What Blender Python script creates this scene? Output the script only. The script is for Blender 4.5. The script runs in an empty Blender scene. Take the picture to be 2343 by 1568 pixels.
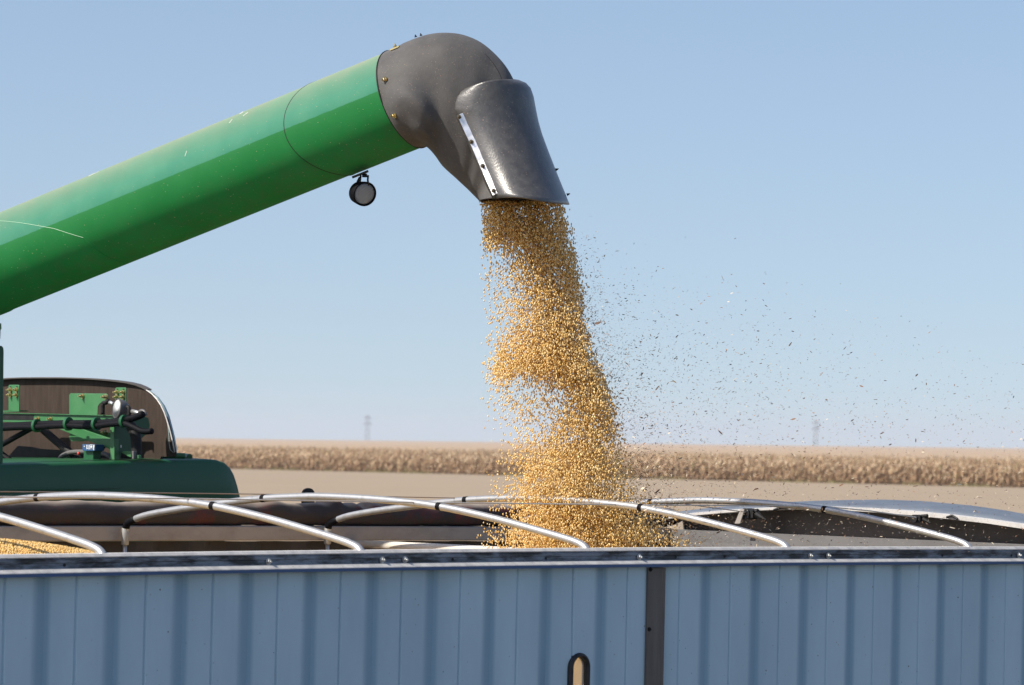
import bpy, bmesh, math, random
import numpy as np
from mathutils import Vector, Matrix

# ------------------------------------------------------------------ camera, world, sun
C = bpy.context.scene
EYE = 3.4
F, CX, CY = 8734.9, 1171.0, 784.0            # focal length and centre in units of a 2342 px wide frame
TH, RHO = 0.0257, 0.0121                     # pitch up, roll
fwd = Vector((0, math.cos(TH), math.sin(TH)))
U0 = Vector((0, -math.sin(TH), math.cos(TH)))
right = Vector((math.cos(RHO), 0, 0)) + U0 * math.sin(RHO)
upv = Vector((-math.sin(RHO), 0, 0)) + U0 * math.cos(RHO)
camd = bpy.data.cameras.new('camera'); cam = bpy.data.objects.new('camera', camd)
C.collection.objects.link(cam); C.camera = cam
cam.matrix_world = Matrix(((right.x, upv.x, -fwd.x, 0), (right.y, upv.y, -fwd.y, 0), (right.z, upv.z, -fwd.z, EYE), (0, 0, 0, 1)))
camd.sensor_width = 23.6
camd.lens = 23.6 * F / 2342.0
camd.clip_start = 0.5; camd.clip_end = 20000
camd.dof.use_dof = True; camd.dof.focus_distance = 16.3; camd.dof.aperture_fstop = 6.0

SUN_AZ = Vector((-0.90, -0.43, 0)).normalized(); SUN_EL = math.radians(44)
sundir = SUN_AZ * math.cos(SUN_EL) + Vector((0, 0, math.sin(SUN_EL)))
W = bpy.data.worlds.new('World'); C.world = W; W.use_nodes = True
wn = W.node_tree.nodes; wl = W.node_tree.links
bg = wn['Background']; sky = wn.new('ShaderNodeTexSky')
sky.sky_type = 'NISHITA'; sky.sun_disc = False
sky.sun_elevation = SUN_EL
sky.sun_rotation = math.atan2(SUN_AZ.x, SUN_AZ.y)
sky.altitude = 300; sky.air_density = 1.0; sky.dust_density = 1.7; sky.ozone_density = 1.0
# the sky is read a little above the true direction, so that the band over the horizon is the clear pale blue of a dry autumn day
stc = wn.new('ShaderNodeTexCoord'); sva = wn.new('ShaderNodeVectorMath'); sva.operation = 'ADD'; sva.inputs[1].default_value = (0, 0, .085)
svn = wn.new('ShaderNodeVectorMath'); svn.operation = 'NORMALIZE'; tint = wn.new('ShaderNodeMix'); tint.data_type = 'RGBA'; tint.blend_type = 'MULTIPLY'
tint.inputs[0].default_value = 1; tint.inputs[7].default_value = (1.03, 1.01, 1.02, 1)
wl.new(stc.outputs['Generated'], sva.inputs[0]); wl.new(sva.outputs[0], svn.inputs[0]); wl.new(svn.outputs[0], sky.inputs[0])
wl.new(sky.outputs[0], tint.inputs[6]); wl.new(tint.outputs[2], bg.inputs[0]); bg.inputs[1].default_value = 0.113
sl = bpy.data.lights.new('sun', 'SUN'); so = bpy.data.objects.new('sun', sl); C.collection.objects.link(so)
sl.energy = 4.9; sl.angle = math.radians(0.5); sl.color = (1.0, 0.93, 0.82)
so.rotation_euler = sundir.to_track_quat('Z', 'Y').to_euler(); so.location = (0, 0, 60)
C.view_settings.view_transform = 'Standard'; C.view_settings.look = 'None'
C.view_settings.exposure = 0.42; C.view_settings.gamma = 1.0
C.cycles.use_denoising = True
C.cycles.max_bounces = 8; C.cycles.volume_bounces = 1

# ------------------------------------------------------------------ pixel rays and planes
CAMP = Vector((0, 0, EYE))
def ray(px, py):
    return fwd * F + right * (px - CX) - upv * (py - CY)
def atZ(px, py, Z):                      # point at depth Z along the ray (world y)
    r = ray(px, py); return CAMP + r * (Z / r.y)
def onp(px, py, nrm, dist):              # ray with plane nrm.p = dist
    r = ray(px, py); return CAMP + r * ((dist - CAMP.dot(nrm)) / r.dot(nrm))
def proj(p):
    q = Vector(p) - CAMP; z = q.dot(fwd)
    return CX + F * q.dot(right) / z, CY - F * q.dot(upv) / z
rnd = random.Random(7)

# ------------------------------------------------------------------ materials
def lnk(nt, a, b): nt.links.new(a, b)
def mat(name, col, rough=.5, metal=0., col2=None, nscale=4., nlo=.4, nhi=.65, spots=None, bump=0., bscale=60., stretch=None, coat=0., rough2=None, extra=None, spec=.5):
    m = bpy.data.materials.new(name); m.use_nodes = True; nt = m.node_tree
    b = nt.nodes['Principled BSDF']
    b.inputs['Base Color'].default_value = (*col, 1); b.inputs['Roughness'].default_value = rough
    b.inputs['Metallic'].default_value = metal; b.inputs['Coat Weight'].default_value = coat
    b.inputs['Specular IOR Level'].default_value = spec
    tc = nt.nodes.new('ShaderNodeTexCoord'); vec = tc.outputs['Object']
    if stretch:
        mp = nt.nodes.new('ShaderNodeMapping'); mp.inputs['Scale'].default_value = stretch[0]
        mp.inputs['Rotation'].default_value = stretch[1]
        lnk(nt, vec, mp.inputs[0]); svec = mp.outputs[0]
    else: svec = vec
    out = None
    if col2:
        n = nt.nodes.new('ShaderNodeTexNoise'); n.inputs['Scale'].default_value = nscale; n.inputs['Detail'].default_value = 8
        n.inputs['Roughness'].default_value = .65
        lnk(nt, svec, n.inputs['Vector'])
        r = nt.nodes.new('ShaderNodeMapRange'); r.inputs[1].default_value = nlo; r.inputs[2].default_value = nhi
        lnk(nt, n.outputs[0], r.inputs[0])
        mx = nt.nodes.new('ShaderNodeMix'); mx.data_type = 'RGBA'
        mx.inputs[6].default_value = (*col, 1); mx.inputs[7].default_value = (*col2, 1)
        lnk(nt, r.outputs[0], mx.inputs[0]); out = mx.outputs[2]
        if rough2 is not None:
            rr = nt.nodes.new('ShaderNodeMapRange'); rr.inputs[3].default_value = rough; rr.inputs[4].default_value = rough2
            lnk(nt, r.outputs[0], rr.inputs[0]); lnk(nt, rr.outputs[0], b.inputs['Roughness'])
    if spots:
        for (sc, th, scol) in spots:
            v = nt.nodes.new('ShaderNodeTexVoronoi'); v.inputs['Scale'].default_value = sc
            lnk(nt, vec, v.inputs['Vector'])
            n2 = nt.nodes.new('ShaderNodeTexWhiteNoise'); lnk(nt, v.outputs['Color'], n2.inputs['Vector'])
            pw_ = nt.nodes.new('ShaderNodeMath'); pw_.operation = 'POWER'; pw_.inputs[1].default_value = 3; lnk(nt, n2.outputs[0], pw_.inputs[0])
            th_ = nt.nodes.new('ShaderNodeMath'); th_.operation = 'MULTIPLY'; th_.inputs[1].default_value = th
            lnk(nt, pw_.outputs[0], th_.inputs[0])
            lt = nt.nodes.new('ShaderNodeMath'); lt.operation = 'LESS_THAN'
            lnk(nt, v.outputs['Distance'], lt.inputs[0]); lnk(nt, th_.outputs[0], lt.inputs[1])
            ms = nt.nodes.new('ShaderNodeMix'); ms.data_type = 'RGBA'
            if out: lnk(nt, out, ms.inputs[6])
            else: ms.inputs[6].default_value = (*col, 1)
            ms.inputs[7].default_value = (*scol, 1); lnk(nt, lt.outputs[0], ms.inputs[0]); out = ms.outputs[2]
    if extra: out = extra(nt, tc, out, b) or out
    if out: lnk(nt, out, b.inputs['Base Color'])
    if bump:
        n3 = nt.nodes.new('ShaderNodeTexNoise'); n3.inputs['Scale'].default_value = bscale; n3.inputs['Detail'].default_value = 4
        lnk(nt, svec, n3.inputs['Vector'])
        bp = nt.nodes.new('ShaderNodeBump'); bp.inputs['Strength'].default_value = bump; bp.inputs['Distance'].default_value = .01
        lnk(nt, n3.outputs[0], bp.inputs['Height']); lnk(nt, bp.outputs[0], b.inputs['Normal'])
    return m

M = {}
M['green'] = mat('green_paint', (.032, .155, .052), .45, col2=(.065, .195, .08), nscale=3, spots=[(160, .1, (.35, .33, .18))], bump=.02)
M['dkgreen'] = mat('shade_green_paint', (.006, .085, .030), .4, col2=(.016, .092, .034), nscale=2.5, spots=[(120, .07, (.2, .25, .15))], bump=.03, bscale=25)  # darker copy of the green paint, shade put into its colour
def soft(nt, tc, out, b): b.inputs['Diffuse Roughness'].default_value = .8; return out
M['rubber'] = mat('grey_rubber', (.085, .082, .081), .66, col2=(.13, .124, .118), nscale=7, spec=.35, extra=soft, nlo=.38, nhi=.7, spots=[(62, .20, (.22, .15, .11)), (130, .26, (.26, .20, .16))], bump=.25, bscale=220)
M['rubber_flap'] = mat('black_rubber_flap', (.058, .056, .055), .34, col2=(.092, .088, .084), nscale=30, nlo=.4, nhi=.7, spec=.8, spots=[(62, .20, (.22, .15, .11)), (120, .24, (.25, .2, .16))], bump=.14, bscale=160)
M['alu'] = mat('aluminium', (.55, .55, .54), .38, .75, col2=(.48, .48, .47), nscale=12, bump=.05)
M['tube'] = mat('aluminium_tube', (.50, .50, .50), .34, .65, col2=(.36, .355, .35), nscale=30, nlo=.5, nhi=.75, bump=.05)
M['strip'] = mat('bright_steel', (.7, .7, .7), .28, .9, col2=(.45, .45, .45), nscale=18, bump=.04)
M['scratch'] = mat('pale_scratch', (.62, .64, .55), .6)
M['brass'] = mat('zinc_bolt', (.62, .50, .24), .3, 1.)
M['oldbolt'] = mat('dark_bolt', (.16, .13, .09), .4, .8)
M['black'] = mat('black_plastic', (.010, .010, .011), .6, col2=(.02, .02, .02), nscale=20, spec=.25)
M['blackrub'] = mat('black_rubber', (.004, .004, .006), .6, spec=.12)
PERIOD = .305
def groove_shade(nt, tc, out, b):  # shade of each rib recess, put into the siding colour as a band
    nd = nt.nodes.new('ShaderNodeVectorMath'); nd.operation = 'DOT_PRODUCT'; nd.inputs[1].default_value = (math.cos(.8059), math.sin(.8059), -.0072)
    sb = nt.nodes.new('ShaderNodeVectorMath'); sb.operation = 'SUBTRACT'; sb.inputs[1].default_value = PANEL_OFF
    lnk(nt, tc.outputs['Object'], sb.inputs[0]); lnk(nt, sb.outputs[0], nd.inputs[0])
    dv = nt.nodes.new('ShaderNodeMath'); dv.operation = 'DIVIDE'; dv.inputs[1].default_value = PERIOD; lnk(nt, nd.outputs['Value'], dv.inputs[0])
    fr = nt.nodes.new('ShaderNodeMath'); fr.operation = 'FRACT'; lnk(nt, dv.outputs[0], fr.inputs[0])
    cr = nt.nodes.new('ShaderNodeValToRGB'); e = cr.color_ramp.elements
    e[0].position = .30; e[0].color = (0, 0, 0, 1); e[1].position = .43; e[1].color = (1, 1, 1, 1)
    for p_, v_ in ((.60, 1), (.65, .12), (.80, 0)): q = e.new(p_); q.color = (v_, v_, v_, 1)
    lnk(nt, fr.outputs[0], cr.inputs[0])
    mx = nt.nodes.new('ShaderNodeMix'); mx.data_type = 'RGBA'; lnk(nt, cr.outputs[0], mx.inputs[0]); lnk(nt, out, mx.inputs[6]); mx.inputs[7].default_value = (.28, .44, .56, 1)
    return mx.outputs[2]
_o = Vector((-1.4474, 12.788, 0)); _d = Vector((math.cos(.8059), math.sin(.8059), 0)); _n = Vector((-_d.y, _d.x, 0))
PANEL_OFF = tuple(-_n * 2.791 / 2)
M['panel'] = mat('white_aluminium_siding', (.50, .67, .76), .42, .20, col2=(.41, .56, .655), nscale=2.2, nlo=.35, nhi=.7, stretch=((1, 1, .35), (0, 0, 0)), spots=[(20, .07, (.12, .13, .14)), (50, .12, (.22, .24, .26))], bump=.05, bscale=6, extra=groove_shade)
M['panelg'] = mat('siding_groove_shade', (.25, .40, .56), .42, .25, col2=(.215, .35, .50), nscale=2.2, spots=[(24, .035, (.1, .1, .1))])  # siding tone with the recess shade in its base colour
M['rail'] = mat('stained_aluminium_rail', (.20, .23, .27), .45, .35, col2=(.035, .035, .037), nscale=6, nlo=.42, nhi=.58, stretch=((1, 1, 4.5), (0, 0, 0)), spots=[(70, .2, (.07, .06, .055)), (14, .1, (.16, .11, .07))], bump=.15, bscale=60)
M['railtop'] = mat('pale_rail_edge', (.60, .58, .55), .5, .2, col2=(.42, .41, .40), nscale=20, spots=[(60, .12, (.15, .12, .1))])  # paler tone for the edges and the ledge
M['post'] = mat('brown_grey_post', (.12, .105, .095), .5, .3, col2=(.16, .145, .13), nscale=5, stretch=((6, 6, .6), (0, 0, 0)), spots=[(60, .03, (.03, .03, .03))])  # bare aluminium; the brown ground it reflects is put into the colour
M['farrail'] = mat('dusty_beige_rail', (.34, .305, .28), .6, 0, col2=(.24, .21, .19), nscale=6, nlo=.45, nhi=.75, stretch=((1, 1, 2), (0, 0, 0)))
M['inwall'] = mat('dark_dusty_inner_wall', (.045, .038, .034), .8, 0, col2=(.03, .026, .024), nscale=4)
M['endwall'] = mat('grey_end_wall', (.17, .165, .165), .6, .1, col2=(.135, .13, .13), nscale=5)
M['endhood'] = mat('aluminium_hood', (.15, .175, .21), .5, .2, col2=(.11, .13, .165), nscale=5)
M['hoodlip'] = mat('white_hood_lip', (.52, .50, .48), .5, .1, col2=(.36, .345, .33), nscale=14, nlo=.5, nhi=.75)
M['darkhollow'] = mat('dark_hollow_shade', (.10, .082, .07), .8)  # shade of the open hollow, put into a dark brown
def tarp_extra(nt, tc, out, b):
    g = nt.nodes.new('ShaderNodeNewGeometry'); sx = nt.nodes.new('ShaderNodeSeparateXYZ'); lnk(nt, g.outputs['Normal'], sx.inputs[0])
    r = nt.nodes.new('ShaderNodeMapRange'); r.inputs[1].default_value = .62; r.inputs[2].default_value = .95
    lnk(nt, sx.outputs['Z'], r.inputs[0])
    mx = nt.nodes.new('ShaderNodeMix'); mx.data_type = 'RGBA'; lnk(nt, out, mx.inputs[6]); mx.inputs[7].default_value = (.26, .215, .18, 1)
    lnk(nt, r.outputs[0], mx.inputs[0]); return mx.outputs[2]
M['tarp'] = mat('dusty_dark_red_tarp', (.036, .028, .029), .8, col2=(.12, .018, .014), nscale=5, nlo=.52, nhi=.68, extra=tarp_extra, bump=.2, bscale=50)
M['cream'] = mat('cream_tube', (.72, .66, .58), .5, col2=(.6, .54, .46), nscale=8)
M['gasket'] = mat('black_gasket', (.012, .012, .014), .45)
M['brown'] = mat('dusty_brown_cover', (.036, .025, .019), .8, spec=.2, col2=(.056, .041, .032), nscale=9, nlo=.35, nhi=.7, stretch=((5, 5, .7), (0, 0, 0)), spots=[(110, .06, (.2, .15, .12))], bump=.15, bscale=60)
M['lampgrey'] = mat('grey_lamp_shell', (.12, .115, .115), .45)
M['reflector'] = mat('silver_reflector', (.82, .82, .82), .35, .25)
M['cable'] = mat('steel_cable', (.30, .24, .20), .5, .3)
M['cablew'] = mat('pale_strap', (.55, .50, .45), .6)
M['blue'] = mat('blue_label', (.03, .12, .45), .4, col2=(.5, .6, .75), nscale=70, nlo=.48, nhi=.55)
M['white'] = mat('white_plastic', (.8, .8, .8), .4)
M['red'] = mat('red_plastic', (.6, .03, .02), .4)
M['tyre'] = mat('tyre_rubber', (.02, .02, .02), .8)
M['yellow'] = mat('yellow_rim', (.6, .42, .03), .5)
M['pylon'] = mat('galvanised_steel', (.22, .26, .29), .6)
M['bean1'] = mat('soybean_gold', (.74, .49, .17), .42)
M['heapbean'] = mat('soybean_dusty', (.58, .42, .18), .6)
M['bean2'] = mat('soybean_pale', (.86, .66, .33), .42)
M['bean3'] = mat('soybean_amber', (.62, .36, .09), .42)
M['chaffd'] = mat('chaff_dark', (.10, .055, .035), .7)
M['chaffb'] = mat('chaff_brown', (.30, .17, .10), .7)
M['chaffw'] = mat('chaff_pale', (.62, .52, .38), .7)
M['chaffg'] = mat('chaff_grey', (.20, .19, .18), .7)

def lens_mat():
    m = bpy.data.materials.new('ribbed_glass_lens'); m.use_nodes = True; nt = m.node_tree; b = nt.nodes['Principled BSDF']
    b.inputs['Roughness'].default_value = .3
    b.inputs['Coat Weight'].default_value = .6
    tc = nt.nodes.new('ShaderNodeTexCoord'); mp = nt.nodes.new('ShaderNodeMapping'); mp.inputs['Rotation'].default_value = (.0, .9, .4)
    w = nt.nodes.new('ShaderNodeTexWave'); w.inputs['Scale'].default_value = 60
    lnk(nt, tc.outputs['Object'], mp.inputs[0]); lnk(nt, mp.outputs[0], w.inputs['Vector'])
    n = nt.nodes.new('ShaderNodeTexNoise'); n.inputs['Scale'].default_value = 40; n.inputs['Detail'].default_value = 5
    r = nt.nodes.new('ShaderNodeMapRange'); r.inputs[1].default_value = .6; r.inputs[2].default_value = .8
    mx = nt.nodes.new('ShaderNodeMix'); mx.data_type = 'RGBA'; mx.inputs[6].default_value = (.33, .39, .46, 1); mx.inputs[7].default_value = (.22, .16, .13, 1)
    lnk(nt, tc.outputs['Object'], n.inputs['Vector']); lnk(nt, n.outputs[0], r.inputs[0]); lnk(nt, r.outputs[0], mx.inputs[0]); lnk(nt, mx.outputs[2], b.inputs['Base Color'])
    bp = nt.nodes.new('ShaderNodeBump'); bp.inputs['Strength'].default_value = .5; bp.inputs['Distance'].default_value = .01
    lnk(nt, w.outputs[0], bp.inputs['Height']); lnk(nt, bp.outputs[0], b.inputs['Normal'])
    return m
M['lens'] = lens_mat()
def glass_mat():
    m = bpy.data.materials.new('clear_pane'); m.use_nodes = True; nt = m.node_tree; b = nt.nodes['Principled BSDF']
    b.inputs['Base Color'].default_value = (.85, .83, .78, 1); b.inputs['Roughness'].default_value = .22; b.inputs['Transmission Weight'].default_value = .7; b.inputs['IOR'].default_value = 1.1
    return m
M['glass'] = glass_mat()

# ------------------------------------------------------------------ object helpers
def link(o, parent=None):
    C.collection.objects.link(o)
    if parent: o.parent = parent
    return o
def root_of(p):
    while p.parent: p = p.parent
    return p
def build(name, verts, faces, m, parent=None, smooth=False, label=None, mats=None, midx=None, auto=None):
    me = bpy.data.meshes.new(name)
    off = root_of(parent).location if parent else Vector((0, 0, 0))
    me.from_pydata([tuple(Vector(v) - off) for v in verts], [], faces)
    for mm in (mats or [m]): me.materials.append(mm)
    if midx is not None: me.polygons.foreach_set('material_index', midx)
    bm = bmesh.new(); bm.from_mesh(me); bmesh.ops.recalc_face_normals(bm, faces=bm.faces); bm.to_mesh(me); bm.free()
    if smooth: me.polygons.foreach_set('use_smooth', [True] * len(me.polygons))
    me.update()
    o = bpy.data.objects.new(name, me); link(o, parent)
    if auto is not None and smooth:
        try: me.set_sharp_from_angle(angle=math.radians(auto))
        except Exception: pass
    if label: o['label'] = label
    return o
def thing(name, label, cat, loc, group=None, kind=None):
    o = bpy.data.objects.new(name, None); o.empty_display_size = .2; link(o); o.location = loc
    tag(o, label, cat, group, kind); return o
def tag(o, label, cat, group=None, kind=None):
    if label: o['label'] = label
    if cat: o['category'] = cat
    if group: o['group'] = group
    if kind: o['kind'] = kind
    return o
def loft(rings, closed=True, cap=True):
    n = len(rings[0]); V = [p for r in rings for p in r]; Fc = []
    for i in range(len(rings) - 1):
        for j in range(n if closed else n - 1):
            a = i * n + j; b = i * n + (j + 1) % n
            Fc.append((a, b, b + n, a + n))
    if cap and closed:
        Fc.append(tuple(range(n))[::-1]); Fc.append(tuple((len(rings) - 1) * n + j for j in range(n)))
    return V, Fc
def sweep(pts, r, n=12, cap=True, flat=None):
    pts = [Vector(p) for p in pts]; rings = []; prev = None
    for i, p in enumerate(pts):
        t = (pts[min(i + 1, len(pts) - 1)] - pts[max(i - 1, 0)]).normalized()
        if prev is None:
            a = Vector((0, 0, 1)) if abs(t.z) < .9 else Vector((1, 0, 0)); u = t.cross(a).normalized()
        else: u = (prev - t * prev.dot(t)).normalized()
        prev = u; v = t.cross(u)
        rr = r[i] if isinstance(r, (list, tuple)) else r
        rings.append([p + (u * math.cos(2 * math.pi * k / n) + v * math.sin(2 * math.pi * k / n)) * rr for k in range(n)])
    return loft(rings, True, cap)
def smooth_poly(pts, k=6):
    pts = [Vector(p) for p in pts]; out = []
    for i in range(len(pts) - 1):
        p0 = pts[max(i - 1, 0)]; p1 = pts[i]; p2 = pts[i + 1]; p3 = pts[min(i + 2, len(pts) - 1)]
        for j in range(k):
            t = j / k
            out.append(.5 * ((2 * p1) + (p2 - p0) * t + (2 * p0 - 5 * p1 + 4 * p2 - p3) * t * t + (3 * p1 - p0 - 3 * p2 + p3) * t ** 3))
    out.append(pts[-1]); return out
def join(lst):
    V, Fc = [], []
    for v, f in lst:
        o = len(V); V += list(v); Fc += [tuple(i + o for i in q) for q in f]
    return V, Fc
def boxv(o, ax, ay, az):       # corner + three edge vectors
    P = [o, o + ax, o + ax + ay, o + ay]; P += [p + az for p in P]
    return P, [(0, 1, 2, 3), (4, 5, 6, 7), (0, 1, 5, 4), (1, 2, 6, 5), (2, 3, 7, 6), (3, 0, 4, 7)]
def bevel(o, w=.003, seg=2):
    b = o.modifiers.new('bevel', 'BEVEL'); b.width = w; b.segments = seg; b.limit_method = 'ANGLE'; b.angle_limit = math.radians(40); return o
def plate(name, pxs, nrm, dist, thick, m, parent, bw=.002, label=None):
    """flat plate: outline given as picture points, laid on the plane nrm.p = dist, thickened along nrm"""
    A = [onp(x, y, nrm, dist) for x, y in pxs]; B = [p + nrm * thick for p in A]; n = len(A)
    V = A + B; Fc = [tuple(range(n)), tuple(range(2 * n - 1, n - 1, -1))] + [(i, (i + 1) % n, (i + 1) % n + n, i + n) for i in range(n)]
    o = build(name, V, Fc, m, parent, label=label)
    if bw: bevel(o, bw)
    return o
def bolt(p, nrm, r=.009, h=.01, hexa=6):
    """washer + hex head + shank as one mesh"""
    nrm = nrm.normalized(); a = Vector((0, 0, 1)) if abs(nrm.z) < .9 else Vector((1, 0, 0)); u = nrm.cross(a).normalized(); v = nrm.cross(u)
    def ring(rr, hh, n): return [p + nrm * hh + (u * math.cos(2 * math.pi * k / n) + v * math.sin(2 * math.pi * k / n)) * rr for k in range(n)]
    return join([loft([ring(r * 1.5, 0, 12), ring(r * 1.5, h * .25, 12)]), loft([ring(r, h * .2, 6), ring(r, h, 6), ring(r * .7, h * 1.15, 6)]), loft([ring(r * .45, h, 8), ring(r * .45, h * 1.7, 8)])])

# ------------------------------------------------------------------ trailer frame
YAW, PIT, ROL = 0.8059, -0.0072, 0.0075
O = Vector((-1.4474, 12.788, -.3976 + EYE)); WID = 2.791
d = Vector((math.cos(YAW) * math.cos(PIT), math.sin(YAW) * math.cos(PIT), math.sin(PIT)))
n1 = Vector((-math.sin(YAW), math.cos(YAW), 0)); up1 = d.cross(n1)
n = n1 * math.cos(ROL) + up1 * math.sin(ROL); up = d.cross(n)
def camber(s):
    k = (s - 2.59) / 2.745
    if abs(k) > 2: return .008 * (1 - 4 - 4 * (abs(k) - 2))
    return .008 * (1 - k * k)
def TP(s, t, h): return O + d * s + n * t + up * (h + camber(s))
def s_at(px, t=0, h=-.1):
    lo, hi = -6., 14.
    for _ in range(50):
        mid = (lo + hi) / 2
        if proj(TP(mid, t, h))[0] < px: lo = mid
        else: hi = mid
    return (lo + hi) / 2
def onT(px, py, t):                     # picture point on the vertical plane t = const -> (s, h)
    p = onp(px, py, n, O.dot(n) + t); q = p - O; s = q.dot(d); return s, q.dot(up) - camber(s)
def onS(px, py, s):                     # on the plane s = const -> (t, h)
    p = onp(px, py, d, O.dot(d) + s); q = p - O; return q.dot(n), q.dot(up) - camber(s)
dh = Vector((d.x, d.y, 0)).normalized(); nh = Vector((-dh.y, dh.x, 0))
SA, SB = -7.4, 6.1                      # ends of the box

# ------------------------------------------------------------------ ground, field, haze
def ground():
    V, Fc = [], []
    ys = [-60, -20, 0, 10, 20, 40, 80, 160, 320, 640, 1300, 2600, 5000, 9000]
    xs = [-9000, -4000, -1500, -600, -250, -100, -40, -15, 0, 15, 40, 100, 250, 600, 1500, 4000, 9000]
    for y in ys:
        for x in xs: V.append((x, y, 0))
    nx = len(xs)
    for i in range(len(ys) - 1):
        for j in range(nx - 1): Fc.append((i * nx + j, i * nx + j + 1, (i + 1) * nx + j + 1, (i + 1) * nx + j))
    m = bpy.data.materials.new('harvested_soil'); m.use_nodes = True; nt = m.node_tree; b = nt.nodes['Principled BSDF']
    b.inputs['Roughness'].default_value = .95; b.inputs['Specular IOR Level'].default_value = .1
    g = nt.nodes.new('ShaderNodeNewGeometry')
    def noise(sc, det, st=(1, 1, 1)):
        mp = nt.nodes.new('ShaderNodeMapping'); mp.inputs['Scale'].default_value = st; mp.inputs['Rotation'].default_value = (0, 0, .98)
        nn = nt.nodes.new('ShaderNodeTexNoise'); nn.inputs['Scale'].default_value = sc; nn.inputs['Detail'].default_value = det
        lnk(nt, g.outputs['Position'], mp.inputs[0]); lnk(nt, mp.outputs[0], nn.inputs['Vector']); return nn.outputs[0]
    cr = nt.nodes.new('ShaderNodeValToRGB'); e = cr.color_ramp.elements
    e[0].position = .3; e[0].color = (.255, .20, .142, 1); e[1].position = .7; e[1].color = (.36, .287, .212, 1)
    a1 = noise(.5, 8, (.15, 1, 1)); a2 = noise(9, 6)
    mm = nt.nodes.new('ShaderNodeMath'); mm.operation = 'MULTIPLY_ADD'; mm.inputs[1].default_value = .5
    m2 = nt.nodes.new('ShaderNodeMath'); m2.operation = 'MULTIPLY'; m2.inputs[1].default_value = .5
    lnk(nt, a2, m2.inputs[0]); lnk(nt, a1, mm.inputs[0]); lnk(nt, m2.outputs[0], mm.inputs[2])
    lnk(nt, mm.outputs[0], cr.inputs[0])
    sxyz = nt.nodes.new('ShaderNodeSeparateXYZ'); lnk(nt, g.outputs['Position'], sxyz.inputs[0])
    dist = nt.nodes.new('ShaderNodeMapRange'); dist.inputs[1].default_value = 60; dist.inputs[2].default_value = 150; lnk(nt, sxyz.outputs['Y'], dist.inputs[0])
    near = nt.nodes.new('ShaderNodeMix'); near.data_type = 'RGBA'; near.inputs[6].default_value = (.10, .08, .06, 1)  # unseen near ground, made darker to cut the bounce light
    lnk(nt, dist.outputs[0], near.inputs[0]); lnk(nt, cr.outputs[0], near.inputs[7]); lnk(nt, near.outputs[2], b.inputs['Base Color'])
    bp = nt.nodes.new('ShaderNodeBump'); bp.inputs['Strength'].default_value = .6; bp.inputs['Distance'].default_value = .05
    lnk(nt, a2, bp.inputs['Height']); lnk(nt, bp.outputs[0], b.inputs['Normal'])
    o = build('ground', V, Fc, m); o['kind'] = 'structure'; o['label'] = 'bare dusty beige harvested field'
ground()

def mass(name, bv, bf, T, m, midx=None, mats=None, smooth=False):
    """many transformed copies of one small shape as ONE mesh; T = (k,3,4) affine matrices"""
    bv = np.asarray(bv, float); k = len(T); nv = len(bv)
    T = np.asarray(T)
    co = np.einsum('kij,vj->kvi', T[:, :, :3], bv) + T[:, None, :, 3]
    fl = [len(f) for f in bf]; loops = np.concatenate([np.array(f) for f in bf])
    L = (loops[None] + (np.arange(k) * nv)[:, None]).ravel()
    starts = np.concatenate([[0], np.cumsum(fl)[:-1]]); tot = len(loops)
    S = (starts[None] + (np.arange(k) * tot)[:, None]).ravel()
    me = bpy.data.meshes.new(name)
    me.vertices.add(k * nv); me.vertices.foreach_set('co', co.ravel())
    me.loops.add(len(L)); me.loops.foreach_set('vertex_index', L)
    me.polygons.add(len(S)); me.polygons.foreach_set('loop_start', S)
    for mm in (mats or [m]): me.materials.append(mm)
    if midx is not None: me.polygons.foreach_set('material_index', np.repeat(midx, len(bf)))
    me.update(calc_edges=True)
    me.polygons.foreach_set('use_smooth', [bool(smooth)] * len(me.polygons))
    me.validate()
    o = bpy.data.objects.new(name, me); link(o); return o
rng = np.random.default_rng(5)
def rotz(a): return np.array([[math.cos(a), -math.sin(a), 0], [math.sin(a), math.cos(a), 0], [0, 0, 1]])
def rnd_rot(k):
    q = rng.normal(size=(k, 4)); q /= np.linalg.norm(q, axis=1)[:, None]; w, x, y, z = q.T
    return np.stack([1 - 2 * (y * y + z * z), 2 * (x * y - w * z), 2 * (x * z + w * y), 2 * (x * y + w * z), 1 - 2 * (x * x + z * z), 2 * (y * z - w * x), 2 * (x * z - w * y), 2 * (y * z + w * x), 1 - 2 * (x * x + y * y)], -1).reshape(k, 3, 3)

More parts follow.
